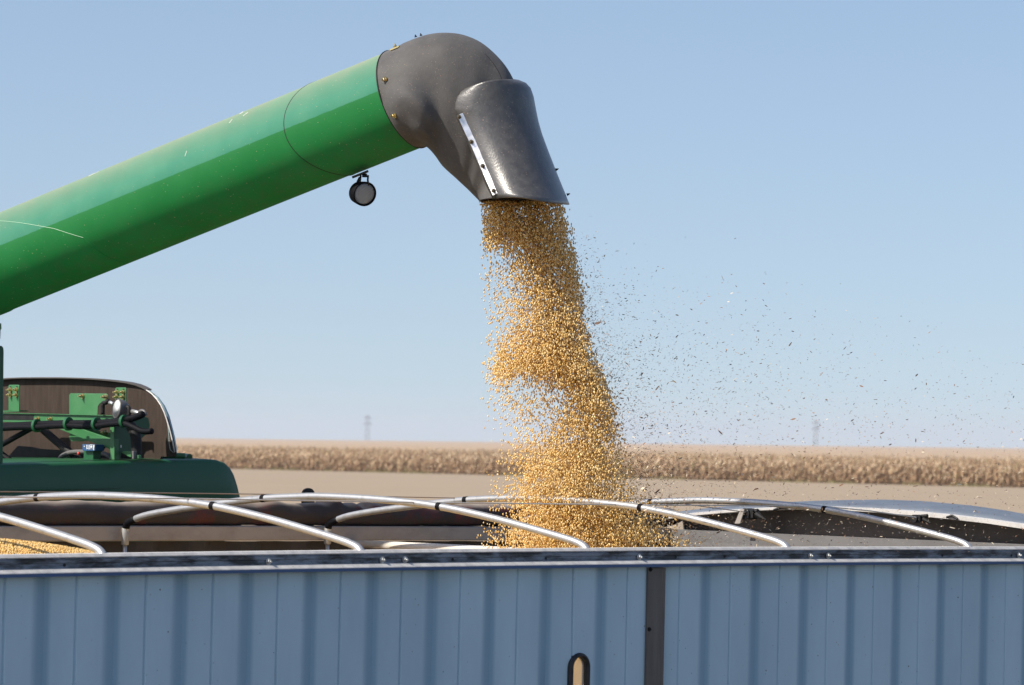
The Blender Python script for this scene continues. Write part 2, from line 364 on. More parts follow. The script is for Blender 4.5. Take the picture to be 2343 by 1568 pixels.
# corn: edge line from two ground points seen in the photograph
def gnd(px, py):
    r = ray(px, py); return CAMP + r * (-EYE / r.z)
E1 = gnd(640, 1075.5); E2 = gnd(2342, 1116)
ed = (E2 - E1).normalized(); en = Vector((-ed.y, ed.x, 0)); en = en if en.y > 0 else -en
def corn():
    cl = [mat('corn_leaf_tan', (.50, .355, .205), .85, col2=(.56, .415, .255), nscale=.5), mat('corn_leaf_brown', (.30, .185, .10), .85), mat('corn_leaf_pale', (.52, .40, .27), .85), mat('corn_leaf_olive', (.22, .19, .08), .8)]
    def stalk(seed):
        r = random.Random(seed); V = []; Fc = []
        H = 1.78 + r.random() * .32; lx, ly = r.uniform(-.12, .12), r.uniform(-.12, .12)
        a, b = .02, .012
        V += [(-a, 0, 0), (a, 0, 0), (lx + b, ly, H), (lx - b, ly, H), (0, -a, 0), (0, a, 0), (lx, ly + b, H), (lx, ly - b, H)]
        Fc += [(0, 1, 2, 3), (4, 5, 6, 7)]
        for k in range(13):
            z = .15 + (H - .25) * (k + r.random() * .6) / 13; an = r.uniform(0, 6.28); L = r.uniform(.3, .6) * (1 if z < 1.8 else .7); w = r.uniform(.035, .06)
            dx, dy = math.cos(an), math.sin(an); px, py = -dy * w, dx * w
            bx, by = lx * z / H, ly * z / H
            up_ = r.uniform(.02, .25); dr = r.uniform(.15, .6); o = len(V)
            V += [(bx - px * .5, by - py * .5, z), (bx + px * .5, by + py * .5, z),
                  (bx + dx * L * .45 - px, by + dy * L * .45 - py, z + up_), (bx + dx * L * .45 + px, by + dy * L * .45 + py, z + up_ * .8),
                  (bx + dx * L * .8 - px * .8, by + dy * L * .8 - py * .8, z + up_ - dr * .5), (bx + dx * L * .8 + px * .8, by + dy * L * .8 + py * .8, z + up_ - dr * .55),
                  (bx + dx * L * .85, by + dy * L * .85, max(.02, z + up_ - dr))]
            Fc += [(o, o + 1, o + 3, o + 2), (o + 2, o + 3, o + 5, o + 4), (o + 4, o + 5, o + 6)]
        for k in range(5):
            an = r.uniform(0, 6.28); o = len(V); dx, dy = math.cos(an) * .12, math.sin(an) * .12
            V += [(lx, ly, H - .05), (lx + dx * .5 + .02, ly + dy * .5, H + .12), (lx + dx, ly + dy, H + .22)]; Fc += [(o, o + 1, o + 2)]
        o = len(V); ez = 1.0   # ear in its husk
        for q in range(5):
            t_ = q / 4; rr = .035 * math.sin(math.pi * (t_ * .85 + .1)); V += [(.06 + rr, 0, ez - t_ * .22), (.06 - rr * .5, rr, ez - t_ * .22), (.06 - rr * .5, -rr, ez - t_ * .22)]
        for q in range(4):
            for w_ in range(3): Fc.append((o + q * 3 + w_, o + q * 3 + (w_ + 1) % 3, o + q * 3 + 3 + (w_ + 1) % 3, o + q * 3 + 3 + w_))
        return V, Fc
    variants = [stalk(100 + i) for i in range(6)]
    V0 = []; 
    Llo, Lhi = -330., 175.
    pos = []
    for row in range(34):
        off = row * .76; step = .24 if row < 9 else .55
        u = Llo
        while u < Lhi:
            if u < -60 and rnd.random() < .45: u += step; continue
            pos.append((u + rnd.uniform(-.06, .06), off + rnd.uniform(-.07, .07), row)); u += step
    pos = np.array(pos); k = len(pos)
    which = rng.integers(0, 6, k); allc = []; 
    # one stuff object: concatenate the variants
    me_v, me_l, me_s, me_m = [], [], [], []; vo = 0; lo = 0
    patch = lambda x: .5 + .5 * np.sin(x * .37 + 1.3 * np.sin(x * .11))
    for w in range(6):
        bv, bf = variants[w]; bv = np.array(bv); idx = np.where(which == w)[0]; kk = len(idx)
        ang = rng.uniform(0, 6.28, kk); sc = rng.uniform(.86, 1.1, kk); sz = sc * rng.uniform(.92, 1.08, kk)
        ca, sa = np.cos(ang) * sc, np.sin(ang) * sc
        X = bv[None, :, 0] * ca[:, None] - bv[None, :, 1] * sa[:, None]; Y = bv[None, :, 0] * sa[:, None] + bv[None, :, 1] * ca[:, None]; Z = bv[None, :, 2] * sz[:, None]
        P = np.array(E1)[None] + pos[idx, 0][:, None] * np.array(ed)[None] + pos[idx, 1][:, None] * np.array(en)[None]
        co = np.stack([X + P[:, None, 0], Y + P[:, None, 1], Z], -1); me_v.append(co.reshape(-1, 3))
        fl = [len(f) for f in bf]; loops = np.concatenate([np.array(f) for f in bf]); starts = np.concatenate([[0], np.cumsum(fl)[:-1]])
        me_l.append((loops[None] + (np.arange(kk) * len(bv))[:, None]).ravel() + vo); me_s.append((starts[None] + (np.arange(kk) * len(loops))[:, None]).ravel() + lo)
        zc = [np.mean([bv[i][2] for i in f_]) for f_ in bf]
        base = np.array([1 if rng.random() < np.interp(z_, [.3, 1.3, 1.9], [.85, .5, .08]) else rng.integers(0, 3) for z_ in zc])
        mi = np.tile(base, (kk, 1)); alt = rng.random(mi.shape); mi = np.where(alt < .18, rng.integers(0, 3, mi.shape), mi); mi = np.where(alt > .95, 3, mi)
        me_m.append(mi.ravel()); vo += kk * len(bv); lo += kk * len(loops)
    me = bpy.data.meshes.new('corn_field'); v = np.concatenate(me_v); me.vertices.add(len(v)); me.vertices.foreach_set('co', v.ravel())
    L = np.concatenate(me_l); me.loops.add(len(L)); me.loops.foreach_set('vertex_index', L); S = np.concatenate(me_s); me.polygons.add(len(S)); me.polygons.foreach_set('loop_start', S)
    for c in cl: me.materials.append(c)
    me.polygons.foreach_set('material_index', np.concatenate(me_m)); me.update(calc_edges=True)
    o = bpy.data.objects.new('corn_field', me); link(o); tag(o, 'ripe dry tan corn standing along the edge of the bare field', 'corn', kind='stuff')
    # the crop carries on to the horizon as a rough canopy
    us = np.concatenate([np.arange(-3000, -400, 40), np.arange(-400, 300, 1.6), np.arange(300, 6000, 60)]); vs = np.concatenate([np.arange(12, 60, .8), np.arange(60, 200, 4), np.geomspace(200, 6500, 40)])
    UU, VV = np.meshgrid(us, vs); zz = 1.72 + rng.random(UU.shape) * np.where(VV < 200, .36, .25)
    P = np.array(E1)[None, None] + UU[..., None] * np.array(ed) + VV[..., None] * np.array(en); P[..., 2] = zz
    nu, nv_ = len(us), len(vs); I = (np.arange(nv_ - 1)[:, None] * nu + np.arange(nu - 1)[None]); Q = np.stack([I, I + 1, I + 1 + nu, I + nu], -1).reshape(-1, 4)
    me = bpy.data.meshes.new('corn_canopy'); me.vertices.add(nu * nv_); me.vertices.foreach_set('co', P.reshape(-1)); me.loops.add(Q.size); me.loops.foreach_set('vertex_index', Q.ravel()); me.polygons.add(len(Q)); me.polygons.foreach_set('loop_start', np.arange(len(Q)) * 4)
    cm = mat('corn_tops', (.42, .31, .205), .9, col2=(.33, .235, .15), nscale=.35, nlo=.35, nhi=.65); me.materials.append(cm); me.update(calc_edges=True)
    o = bpy.data.objects.new('corn_canopy', me); link(o); tag(o, 'tan tops of the dry corn running back to the horizon', 'corn', kind='stuff')
    # weeds at the foot of the corn
    V, Fc, mi = [], [], []
    for i in range(9000):
        u = rnd.uniform(-120, 110); q = math.sin(u * .8) + math.sin(u * .31 + 1)
        if q < .2: continue
        p = E1 + ed * u - en * rnd.uniform(0, .9); h = rnd.uniform(.1, .4); a = rnd.uniform(0, 6.28); w = .03; lx, ly = rnd.uniform(-.15, .15), rnd.uniform(-.15, .15)
        o_ = len(V); V += [(p.x - w * math.cos(a), p.y - w * math.sin(a), 0), (p.x + w * math.cos(a), p.y + w * math.sin(a), 0), (p.x + lx, p.y + ly, h)]; Fc.append((o_, o_ + 1, o_ + 2))
    me = bpy.data.meshes.new('grass'); me.from_pydata(V, [], Fc); me.materials.append(mat('olive_weeds', (.20, .18, .07), .8)); o = bpy.data.objects.new('grass', me); link(o)
    tag(o, 'low olive weeds at the foot of the corn', 'grass', kind='stuff')
corn()

def pylon(px, ptop, pbase, Z, label):
    b = atZ(px, pbase, Z); base = Vector((b.x, b.y, 0)); H = atZ(px, ptop, Z).z
    t = thing('power_pylon', label, 'pylon', base, 'power pylons on the horizon')
    L = []
    for sx in (-1, 1):
        for sy in (-1, 1): L.append(sweep([base + Vector((sx * 2.6, sy * 2.6, 0)), base + Vector((sx * 1.5, sy * 1.5, H))], .28, 4))
    nseg = 10
    for i in range(nseg):
        z0, z1 = H * i / nseg, H * (i + 1) / nseg; w0 = 2.6 - 1.1 * i / nseg; w1 = 2.6 - 1.1 * (i + 1) / nseg
        for sy in (-1, 1):
            for sx in (-1, 1): L.append(sweep([base + Vector((sx * w0, sy * w0, z0)), base + Vector((-sx * w1, sy * w1, z1))], .16, 4))
    v, f = join(L); build('tower', v, f, M['pylon'], t)
    for k, (hh, w) in enumerate(((.90, 3.8), (.68, 4.6))):
        z = H * hh
        v, f = join([sweep([base + Vector((-w, 0, z)), base + Vector((w, 0, z))], .5, 4), sweep([base + Vector((-w, 0, z)), base + Vector((0, 0, z + 2.4))], .3, 4), sweep([base + Vector((w, 0, z)), base + Vector((0, 0, z + 2.4))], .3, 4)] +
                    [sweep([base + Vector((x, 0, z)), base + Vector((x, 0, z - 1.8))], .4, 5) for x in (-w * .9, w * .9)])
        build('crossarm', v, f, M['pylon'], t)
pylon(840, 950, 1004, 4400, 'hazy power pylon on the horizon, left of the falling grain')
pylon(1865, 961, 1017, 4400, 'hazy power pylon on the horizon, right of the falling grain')

def haze():
    v, f = boxv(Vector((-5600, -120, -1)), Vector((11200, 0, 0)), Vector((0, 9000, 0)), Vector((0, 0, 44)))
    m = bpy.data.materials.new('pale_haze'); m.use_nodes = True; nt = m.node_tree; nt.nodes.remove(nt.nodes['Principled BSDF'])
    pv = nt.nodes.new('ShaderNodeVolumePrincipled'); pv.inputs['Color'].default_value = (.78, .86, 1, 1); pv.inputs['Density'].default_value = .00012; pv.inputs['Anisotropy'].default_value = .3
    lnk(nt, pv.outputs[0], nt.nodes['Material Output'].inputs['Volume'])
    o = build('haze', v, f, m); o['kind'] = 'stuff'; o['label'] = 'thin pale haze over the far fields'
haze()

# ------------------------------------------------------------------ grain trailer
TR = thing('grain_trailer', 'open grain trailer with ribbed pale blue-grey side, arched tarp bows and stained top rail', 'trailer', (TP(0, WID / 2, 0).x, TP(0, WID / 2, 0).y, 0))
Z0 = TP(0, 0, 0).z
HB = -1.75                                # bottom of the side wall
PER = .305
def prof(s):                              # outer skin offset, t (negative = towards the camera)
    u = (s / PER) % 1.0
    pts = [(0, .004), (.012, .004), (.028, -.004), (.36, -.004), (.39, -.003), (.625, .026), (.65, .026), (.975, -.004), (1.0, .004)]
    for (a, va), (b, vb) in zip(pts, pts[1:]):
        if a <= u <= b: return va + (vb - va) * (u - a) / (b - a)
    return 0
# sight window geometry on the side wall
w0, wt = onT(1302.5, 1500, -.01)[0], onT(1325, 1493.5, -.01)[1]; w1 = onT(1348.5, 1500, -.01)[0]
WC, WR = (w0 + w1) / 2, (w1 - w0) / 2; WTOP = wt - WR; WBOT = WTOP - .36
def ringpts(R, k=20):
    P = [(WC + R * math.cos(a), WTOP + R * math.sin(a)) for a in [math.pi * i / k for i in range(k + 1)]]
    P += [(WC + R * math.cos(a), WBOT + R * math.sin(a)) for a in [math.pi + math.pi * i / k for i in range(k + 1)]]
    return P
def side_panel():
    ss = set()
    for i in range(-30, 30):
        for u in (0, .012, .028, .36, .40, .63, .655, .70, .975): ss.add(round((i + u) * PER, 5))
    Rh = WR * .80
    for i in range(13): ss.add(round(WC - Rh + 2 * Rh * i / 12, 5))
    ss = sorted(s for s in ss if SA <= s <= SB)
    V, Fc = [], []
    def quad(a, b, ha0, ha1, hb0, hb1):
        o = len(V); V.extend([TP(a, prof(a + 1e-6), ha0), TP(b, prof(b - 1e-6), hb0), TP(b, prof(b - 1e-6), hb1), TP(a, prof(a + 1e-6), ha1)]); Fc.append((o, o + 1, o + 2, o + 3))
    for a, b in zip(ss, ss[1:]):
        ina = abs(a - WC) <= Rh + 1e-4 and abs(b - WC) <= Rh + 1e-4
        if ina:
            ya = math.sqrt(max(0, Rh * Rh - (a - WC) ** 2)); yb = math.sqrt(max(0, Rh * Rh - (b - WC) ** 2))
            quad(a, b, -.06, WTOP + ya, -.06, WTOP + yb); quad(a, b, WBOT - ya, HB, WBOT - yb, HB)
        else: quad(a, b, -.06, HB, -.06, HB)
    mi = []
    for q in Fc:
        sm_ = ((V[q[0]] + V[q[1]]) / 2 - O).dot(d) / PER % 1.0; mi.append(0)
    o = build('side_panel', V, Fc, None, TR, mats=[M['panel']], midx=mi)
    bm = bmesh.new(); bm.from_mesh(o.data); bmesh.ops.remove_doubles(bm, verts=bm.verts, dist=1e-4); bmesh.ops.recalc_face_normals(bm, faces=bm.faces)
    bm.normal_update()
    if sum((f.normal.dot(n) for f in bm.faces)) > 0: bmesh.ops.reverse_faces(bm, faces=bm.faces)
    bm.to_mesh(o.data); bm.free()
    sm = o.modifiers.new('thick', 'SOLIDIFY'); sm.thickness = .004; sm.offset = -1
side_panel()
def strip_along(profile, s0, s1, closed=True, step=.4):
    ss = [s0 + (s1 - s0) * i / max(1, int((s1 - s0) / step)) for i in range(max(1, int((s1 - s0) / step)) + 1)]
    return loft([[TP(s, t, h) for t, h in profile] for s in ss], closed)
# near top rail: body, pale top edge
v, f = strip_along([(.055, -.004), (.055, -.075), (.006, -.075), (-.012, -.068), (-.042, -.068), (-.0445, -.059), (-.030, -.0495), (-.013, -.047), (-.012, -.030), (-.0155, -.028), (-.0155, -.017), (-.012, -.015), (-.012, -.010), (-.003, -.003), (.02, -.003)], SA, SB)
nr = build('top_rail', v, f, M['rail'], TR)
v, f = strip_along([(-.0135, -.0085), (-.003, .0006), (.056, .0006), (.056, -.0035), (-.002, -.0035), (-.0125, -.0115)], SA, SB)
build('rail_edge', v, f, M['railtop'], nr)
v, f = strip_along([(-.0465, -.0605), (-.0445, -.0575), (-.030, -.0482), (-.0135, -.0458), (-.0135, -.048), (-.0445, -.0612)], SA, SB)
build('rail_ledge', v, f, M['railtop'], nr)
def hanging_lip():
    v, f = strip_along([(-.0460, -.0610), (-.0455, -.072), (-.0425, -.072), (-.0425, -.0615)], SA, SB)
    build('rail_lip', v, f, mat('dark_blue_lip', (.06, .12, .26), .4, .2), nr)  # dark blue strip below the ledge
hanging_lip()
for px in (612, 872, 924, 1460, 1851, 1892, 2328):
    s = s_at(px, -.012, -.035); v, f = bolt(TP(s, -.0155, -.0345), -n, .0085, .010); build('bolt', v, f, M['alu'], nr)
for px in (147, 1035, 1248, 1545, 1657, 2155, 2313):
    s = s_at(px, -.012, -.035); c = TP(s, -.0125, -.036)
    v, f = loft([[c + (-n) * hh + (d * math.cos(a) + up * math.sin(a)) * rr for a in [k * math.pi / 5 for k in range(10)]] for hh, rr in ((0, .006), (.0012, .0055), (-.001, .002))]); build('hole', v, f, M['black'], nr)
# post on the side wall
pa, pb = s_at(1479, -.012, -.2), s_at(1518, -.012, -.2)
v, f = join([(lambda P: P)(loft([[TP(s, t, h) for s, t in ((pa, .0), (pa, -.016), (pa + .006, -.0175), (pb - .012, -.0175), (pb - .008, -.0195), (pb, -.0195), (pb, .0))] for h in (-.0762, HB)]))])
po = build('side_post', v, f, M['post'], TR)
for py in (1303, 1440, 1577, 1714):
    s, h = onT(1482, py, -.019); v, f = bolt(TP(pa + .012, -.0175, h), -n, .006, .006); build('rivet', v, f, M['black'], po)
# sight window
def window():
    Rr = []
    for R, off in ((WR, -.004), (WR * .98, -.016), (WR * .86, -.021), (WR * .74, -.019), (WR * .70, -.010), (WR * .69, .012), (WR * .9, .014), (WR, .006)):
        Rr.append([TP(s, off, h) for s, h in ringpts(R)])
    Rr.append(Rr[0]); v, f = loft(Rr, True, False)
    g = build('window', v, f, M['gasket'], TR, smooth=True, label='tall rounded sight window in a black rubber gasket')
    A = [TP(s, .002, h) for s, h in ringpts(WR * .72)]; B = [TP(s, .005, h) for s, h in ringpts(WR * .72)]
    v, f = loft([A, B]); build('pane', v, f, M['glass'], g)
window()
# far wall (inside), far rail
v, f = [], []
ss = [round(i * PER * .5, 4) for i in range(-60, 60) if SA <= i * PER * .5 <= SB]
rows = []
for s0 in ss:
    k = int(round(s0 / (PER * .5))) % 2; rows.append([TP(s0 - .03, WID - (.0 if k else .03), h) for h in (-.07, HB)]); rows.append([TP(s0 + .03, WID - (.03 if k else 0), h) for h in (-.07, HB)])
v, f = loft(rows, False); o = build('far_side_panel', v, f, M['inwall'], TR); sm = o.modifiers.new('thick', 'SOLIDIFY'); sm.thickness = .004
v, f = strip_along([(WID - .045, -.001), (WID - .05, -.006), (WID - .05, -.062), (WID - .045, -.067), (WID + .03, -.067), (WID + .03, -.001)], SA, SB)
o = build('far_rail', v, f, M['farrail'], TR)
# end walls: grey wall with grooves, arched lip, hood
def end_wall():
    S = SB; hr = []
    rowsh = [-.005, -.05, -.0505, -.053, -.0535, -.11, -.1105, -.113, -.1135, -.2, HB]
    toff = [0, 0, .003, .003, 0, 0, .003, .003, 0, 0, 0]
    R = [[TP(S + dx, t, h) for t in (0, WID)] for h, dx in zip(rowsh, toff)]
    v, f = loft(R, False); o = build('end_wall', v, f, M['endwall'], TR, label='grey end wall with fine grooves'); sm = o.modifiers.new('thick', 'SOLIDIFY'); sm.thickness = .02
    lo = [(1530.7, 1189), (1593, 1181), (1660, 1175), (1727, 1170), (1814.7, 1166.5), (1904.8, 1168), (1995, 1173), (2085, 1180), (2175, 1189), (2262, 1199), (2342, 1211)]
    hi = [(1530.7, 1181), (1593, 1172.5), (1660, 1167), (1727, 1162.5), (1814.7, 1158.5), (1904.8, 1158.8), (1995, 1162), (2085, 1168), (2175, 1176.5), (2262, 1186.5), (2342, 1198)]
    bk = [(1560, 1173), (1640, 1164), (1720, 1156), (1790, 1151.5), (1870, 1147.5), (1950, 1144.5), (2020, 1143.2), (2107, 1146.3), (2220, 1156.5), (2300, 1168), (2370, 1181)]
    L_ = [onS(x, y, S) for x, y in lo]; H_ = [onS(x, y, S) for x, y in hi]; B_ = [onS(x, y, S + .55) for x, y in bk]
    # carry the arch on to the near side, beyond the frame
    def ext(A, hend):
        t0, h0 = A[-1]; t1, h1 = A[-2]; sl_ = (h0 - h1) / (t0 - t1); k = 5
        return A + [(t0 + (0.0 - t0) * i / k, h0 + (hend - h0) * (i / k) ** 1.3) for i in range(1, k + 1)]
    L2, H2, B2 = ext(L_, -.0), ext(H_, .02), ext(B_, .04)
    n_ = len(L2)
    A0 = [TP(S, t, h) for t, h in L2]; A1 = [TP(S - .02, t, h + .003) for t, h in L2]; A2 = [TP(S - .02, t, h - .004) for t, h in H2]; A3 = [TP(S, t, h) for t, h in H2]
    v, f = loft([A0, A1, A2, A3], False); lip = build('hood_lip', v, f, M['hoodlip'], TR, smooth=True, auto=50)
    R = [[TP(S, t, h - .001) for t, h in H2]]
    for q in (.25, .5, .75, 1.): R.append([TP(S + .55 * q, tb * q + th_ * (1 - q), (h0 * (1 - q) + h1 * q) + .012 * math.sin(math.pi * q)) for (th_, h0), (tb, h1) in zip(H2, B2)])
    R.append([TP(S + .62, t, -.35) for t, h in B2])
    v, f = loft(R, False); o = build('end_hood', v, f, M['endhood'], TR, smooth=True, auto=50); sm = o.modifiers.new('thick', 'SOLIDIFY'); sm.thickness = .003; sm.offset = -1
    R = [[TP(S + .10, t, h + .002) for t, h in L2], [TP(S + .12, t, -.02) for t, h in L2]]
    v, f = loft(R, False); build('hood_shade_sheet', v, f, M['darkhollow'], TR)  # dark sheet standing for the shade inside the open hood
    v, f = boxv(TP(S, 0, -.008), (TP(S + .13, 0, -.008) - TP(S, 0, -.008)), n * WID, up * -.01); build('end_sill', v, f, M['endwall'], TR)
    # straps and latches
    def latch(px, py, sc):
        t_, h_ = onS(px, py, S - .05); c = TP(S - .05, t_, h_); L = []
        u = (n * -1).normalized()
        L.append(boxv(c - u * .02 * sc - up * .012 * sc - d * .02, u * .05 * sc, up * .026 * sc, d * .05))
        L.append(sweep([c + u * .0 - d * .03, c + d * .05], .019 * sc, 10)); L.append(sweep([c + u * .035 * sc + up * .0, c + u * .075 * sc - up * .018 * sc], [.012 * sc, .003], 8))
        L.append(sweep([c + u * .02 + up * .012, c + u * .06 + up * .016], .008 * sc, 8)); v, f = join(L); o = build('latch', v, f, M['black'], TR); bevel(o, .002)
    latch(1712, 1176, 1.5); latch(2098, 1187, 1.05)
    for q in (((2165, 1184), (2178, 1180), (2190, 1188)), ((1770, 1167), (1785, 1162), (1800, 1163))):
        v, f = sweep([TP(S - .03, *onS(x, y, S - .03)) for x, y in q], .006, 6); build('wire_clip', v, f, M['black'], TR)
    tq = [onS(x, y, S - .1) for x, y in ((1694, 1164), (1702, 1166), (1692, 1198), (1680, 1198))]
    A = [TP(S - .1, t, h) for t, h in tq]; B = [p + d * .006 for p in A]; v, f = loft([A, B]); build('tarp_bracket', v, f, M['farrail'], TR)
end_wall()
# other end (outside the frame, closes the box), floor hoppers, chassis, wheels
v, f = loft([[TP(SA, t, h) for t in (0, WID)] for h in (0, HB)], False); o = build('rear_wall', v, f, M['endwall'], TR); o.modifiers.new('thick', 'SOLIDIFY').thickness = .03
v, f = loft([[TP(s, t, h) for s, t, h in ((a + .1, .05, HB), (a + 6.4, .05, HB), (a + 6.4, WID - .05, HB), (a + .1, WID - .05, HB))] and [TP(a + .1, .02, HB), TP(a + 6.5, .02, HB), TP(a + 6.5, WID - .02, HB), TP(a + .1, WID - .02, HB)] for a in (SA,)] + [[TP(SA + 2.8, 1.1, HB - .75), TP(SA + 3.8, 1.1, HB - .75), TP(SA + 3.8, WID - 1.1, HB - .75), TP(SA + 2.8, WID - 1.1, HB - .75)]])
build('hopper', v, f, M['endhood'], TR)
v, f = loft([[TP(SA + 6.8, .02, HB), TP(SB - .05, .02, HB), TP(SB - .05, WID - .02, HB), TP(SA + 6.8, WID - .02, HB)], [TP(SA + 9.6, 1.1, HB - .75), TP(SA + 10.6, 1.1, HB - .75), TP(SA + 10.6, WID - 1.1, HB - .75), TP(SA + 9.6, WID - 1.1, HB - .75)]])
build('hopper', v, f, M['endhood'], TR)
for t in (.1, WID - .2):
    v, f = strip_along([(t, HB - .005), (t + .1, HB - .005), (t + .1, HB - .18), (t, HB - .18)], SA, SB); build('chassis_rail', v, f, M['black'], TR)
def wheel(c, ax, R, w, parent, rim):
    ax = ax.normalized(); u = Vector((0, 0, 1)); v_ = ax.cross(u).normalized()
    def rg(r, o): return [c + ax * o + (u * math.cos(a) + v_ * math.sin(a)) * r for a in [2 * math.pi * k / 40 for k in range(40)]]
    v, f = loft([rg(R * .55, -w / 2), rg(R * .93, -w / 2), rg(R, -w * .38), rg(R, w * .38), rg(R * .93, w / 2), rg(R * .55, w / 2)]); t = build('wheel', v, f, M['tyre'], parent, smooth=True, auto=40)
    v, f = loft([rg(R * .54, -w * .52), rg(R * .5, -w * .3), rg(R * .2, -w * .25), rg(R * .18, -w * .5), rg(.01, -w * .5)]); build('rim', v, f, rim, t, smooth=True, auto=40)
for s in (SA + .7, SA + 1.95, SB - .9, SB - 2.15):
    for t in (.16, WID - .16):
        c = TP(s, t, 0); c.z = .51; wheel(c, n if t < 1 else -n, .51, .28, TR, M['alu'])
# tarp bows: one shape, copied along the box
bowpx = [(286.6, 1210), (289, 1202), (297, 1194), (316, 1185), (341, 1177.5), (385, 1169), (433.7, 1161.6), (526.7, 1149), (604, 1140.5), (681.6, 1136.7), (734, 1136), (820, 1139.7), (906, 1146.6), (1002.6, 1158.6), (1112.7, 1182), (1216, 1209.5), (1290, 1231), (1318, 1240.5), (1333, 1248), (1341, 1256), (1344, 1266)]
SBW = 2.53
sn_ = s_at(1341.6, .03, -.01); sf_ = s_at(286.6, WID - .09, -.03)
# bow plane: from far socket to near socket (sn_, sf_ differ by the slight skew of the bows)
tN, tF = .03, WID - .09
def bow_pt(px, py, sn, sf):
    a = TP(sn, tN, 0); b = TP(sf, tF, 0); dirv = (b - a).normalized(); nn = dirv.cross(Vector((0, 0, 1))).normalized()
    return onp(px, py, nn, nn.dot(a))
a_ = TP(sn_, tN, 0); b_ = TP(sf_, tF, 0)
bow3 = [bow_pt(x, y, sn_, sf_) for x, y in bowpx]
bow3[0] = bow3[0] - Vector((0, 0, .04)); bow3.append(bow3[-1] - Vector((0, 0, .06)))
BW = smooth_poly(bow3, 4)
print('bow skew', sn_, sf_, 'cap', [tuple(round(q, 2) for q in onS(x, y, SB)) for x, y in ((1530, 1200), (2342, 1242))])
def bow(ds, bands):
    sh = d * ds + up * (camber(sn_ + ds) - camber(sn_))
    P = [p + sh for p in BW]; v, f = sweep(P, .0150, 14); o = build('tarp_bow', v, f, M['tube'], TR, smooth=True)
    v, f = sweep(P[3:12], .0162, 14); build('bow_elbow', v, f, M['blackrub'], o, smooth=True)
    for fr in bands:
        i = fr * (len(P) - 1); k = int(i); c = P[k].lerp(P[min(k + 1, len(P) - 1)], i - k); t = (P[min(k + 1, len(P) - 1)] - P[k - 1]).normalized()
        v, f = sweep([c - t * .011, c + t * .011], .0162, 14); build('tape_band', v, f, M['blackrub'], o, smooth=True, auto=40)
def frac_at(px, lo=True):
    best = min(range(len(BW)), key=lambda i: abs(proj(BW[i])[0] - px)); 
    j = best; x0 = proj(BW[j])[0]; j2 = j + 1 if x0 < px else j - 1; x1 = proj(BW[j2])[0]
    return (j + (j2 - j) * (px - x0) / (x1 - x0)) / (len(BW) - 1)
fB = [frac_at(603), frac_at(1005)]
fEnd = frac_at(288.5)
for ds in (-4.8, -3.6, -2.41, -1.2, 0, 1.2, 2.42):
    bow(ds, fB)
    P = [TP(sf_ + ds, tF, 0)][0]
    c = P; sock = sweep([TP(sf_ + ds, tF, -.005), TP(sf_ + ds, tF, -.012), TP(sf_ + ds, tF, -.078), TP(sf_ + ds, tF, -.082)], [.014, .0165, .0165, .014], 14)
    v, f = join([sock]); build('bow_socket', v, f, mat('grey_socket', (.34, .34, .33), .5, .4) if 'sock' not in M else M['sock'], TR, smooth=True, auto=40)
    v, f = sweep([TP(sf_ + ds, tF, -.08), TP(sf_ + ds, tF, -.3)], .0095, 10); build('bow_leg', v, f, M['alu'], TR, smooth=True)
    v, f = sweep([TP(sn_ + ds, tN - .0, -.02), TP(sn_ + ds, tN, -.25)], .0155, 12); build('near_socket', v, f, M['alu'], TR, smooth=True)
# cables over the bows
def cable(pts, tt, r, m):
    P = []
    for x, y in pts:
        s, h = onT(x, y, tt); P.append(TP(s, tt, h))
    ext0 = P[0] + (P[0] - P[1]).normalized() * 3.2; P = [ext0] + P
    v, f = sweep(P, r, 8); return build('tarp_cable', v, f, m, TR)
cable([(0, 1125), (300, 1127.3), (603, 1131), (1075, 1140.5), (1495, 1142), (1600, 1158), (1705, 1172)], 1.9, .0022, M['cable'])
cable([(0, 1137), (230, 1139), (452, 1141.5), (1005, 1150.5), (1478, 1155.5), (1882, 1158.5), (1990, 1169), (2095, 1184)], .95, .0030, M['cablew'])
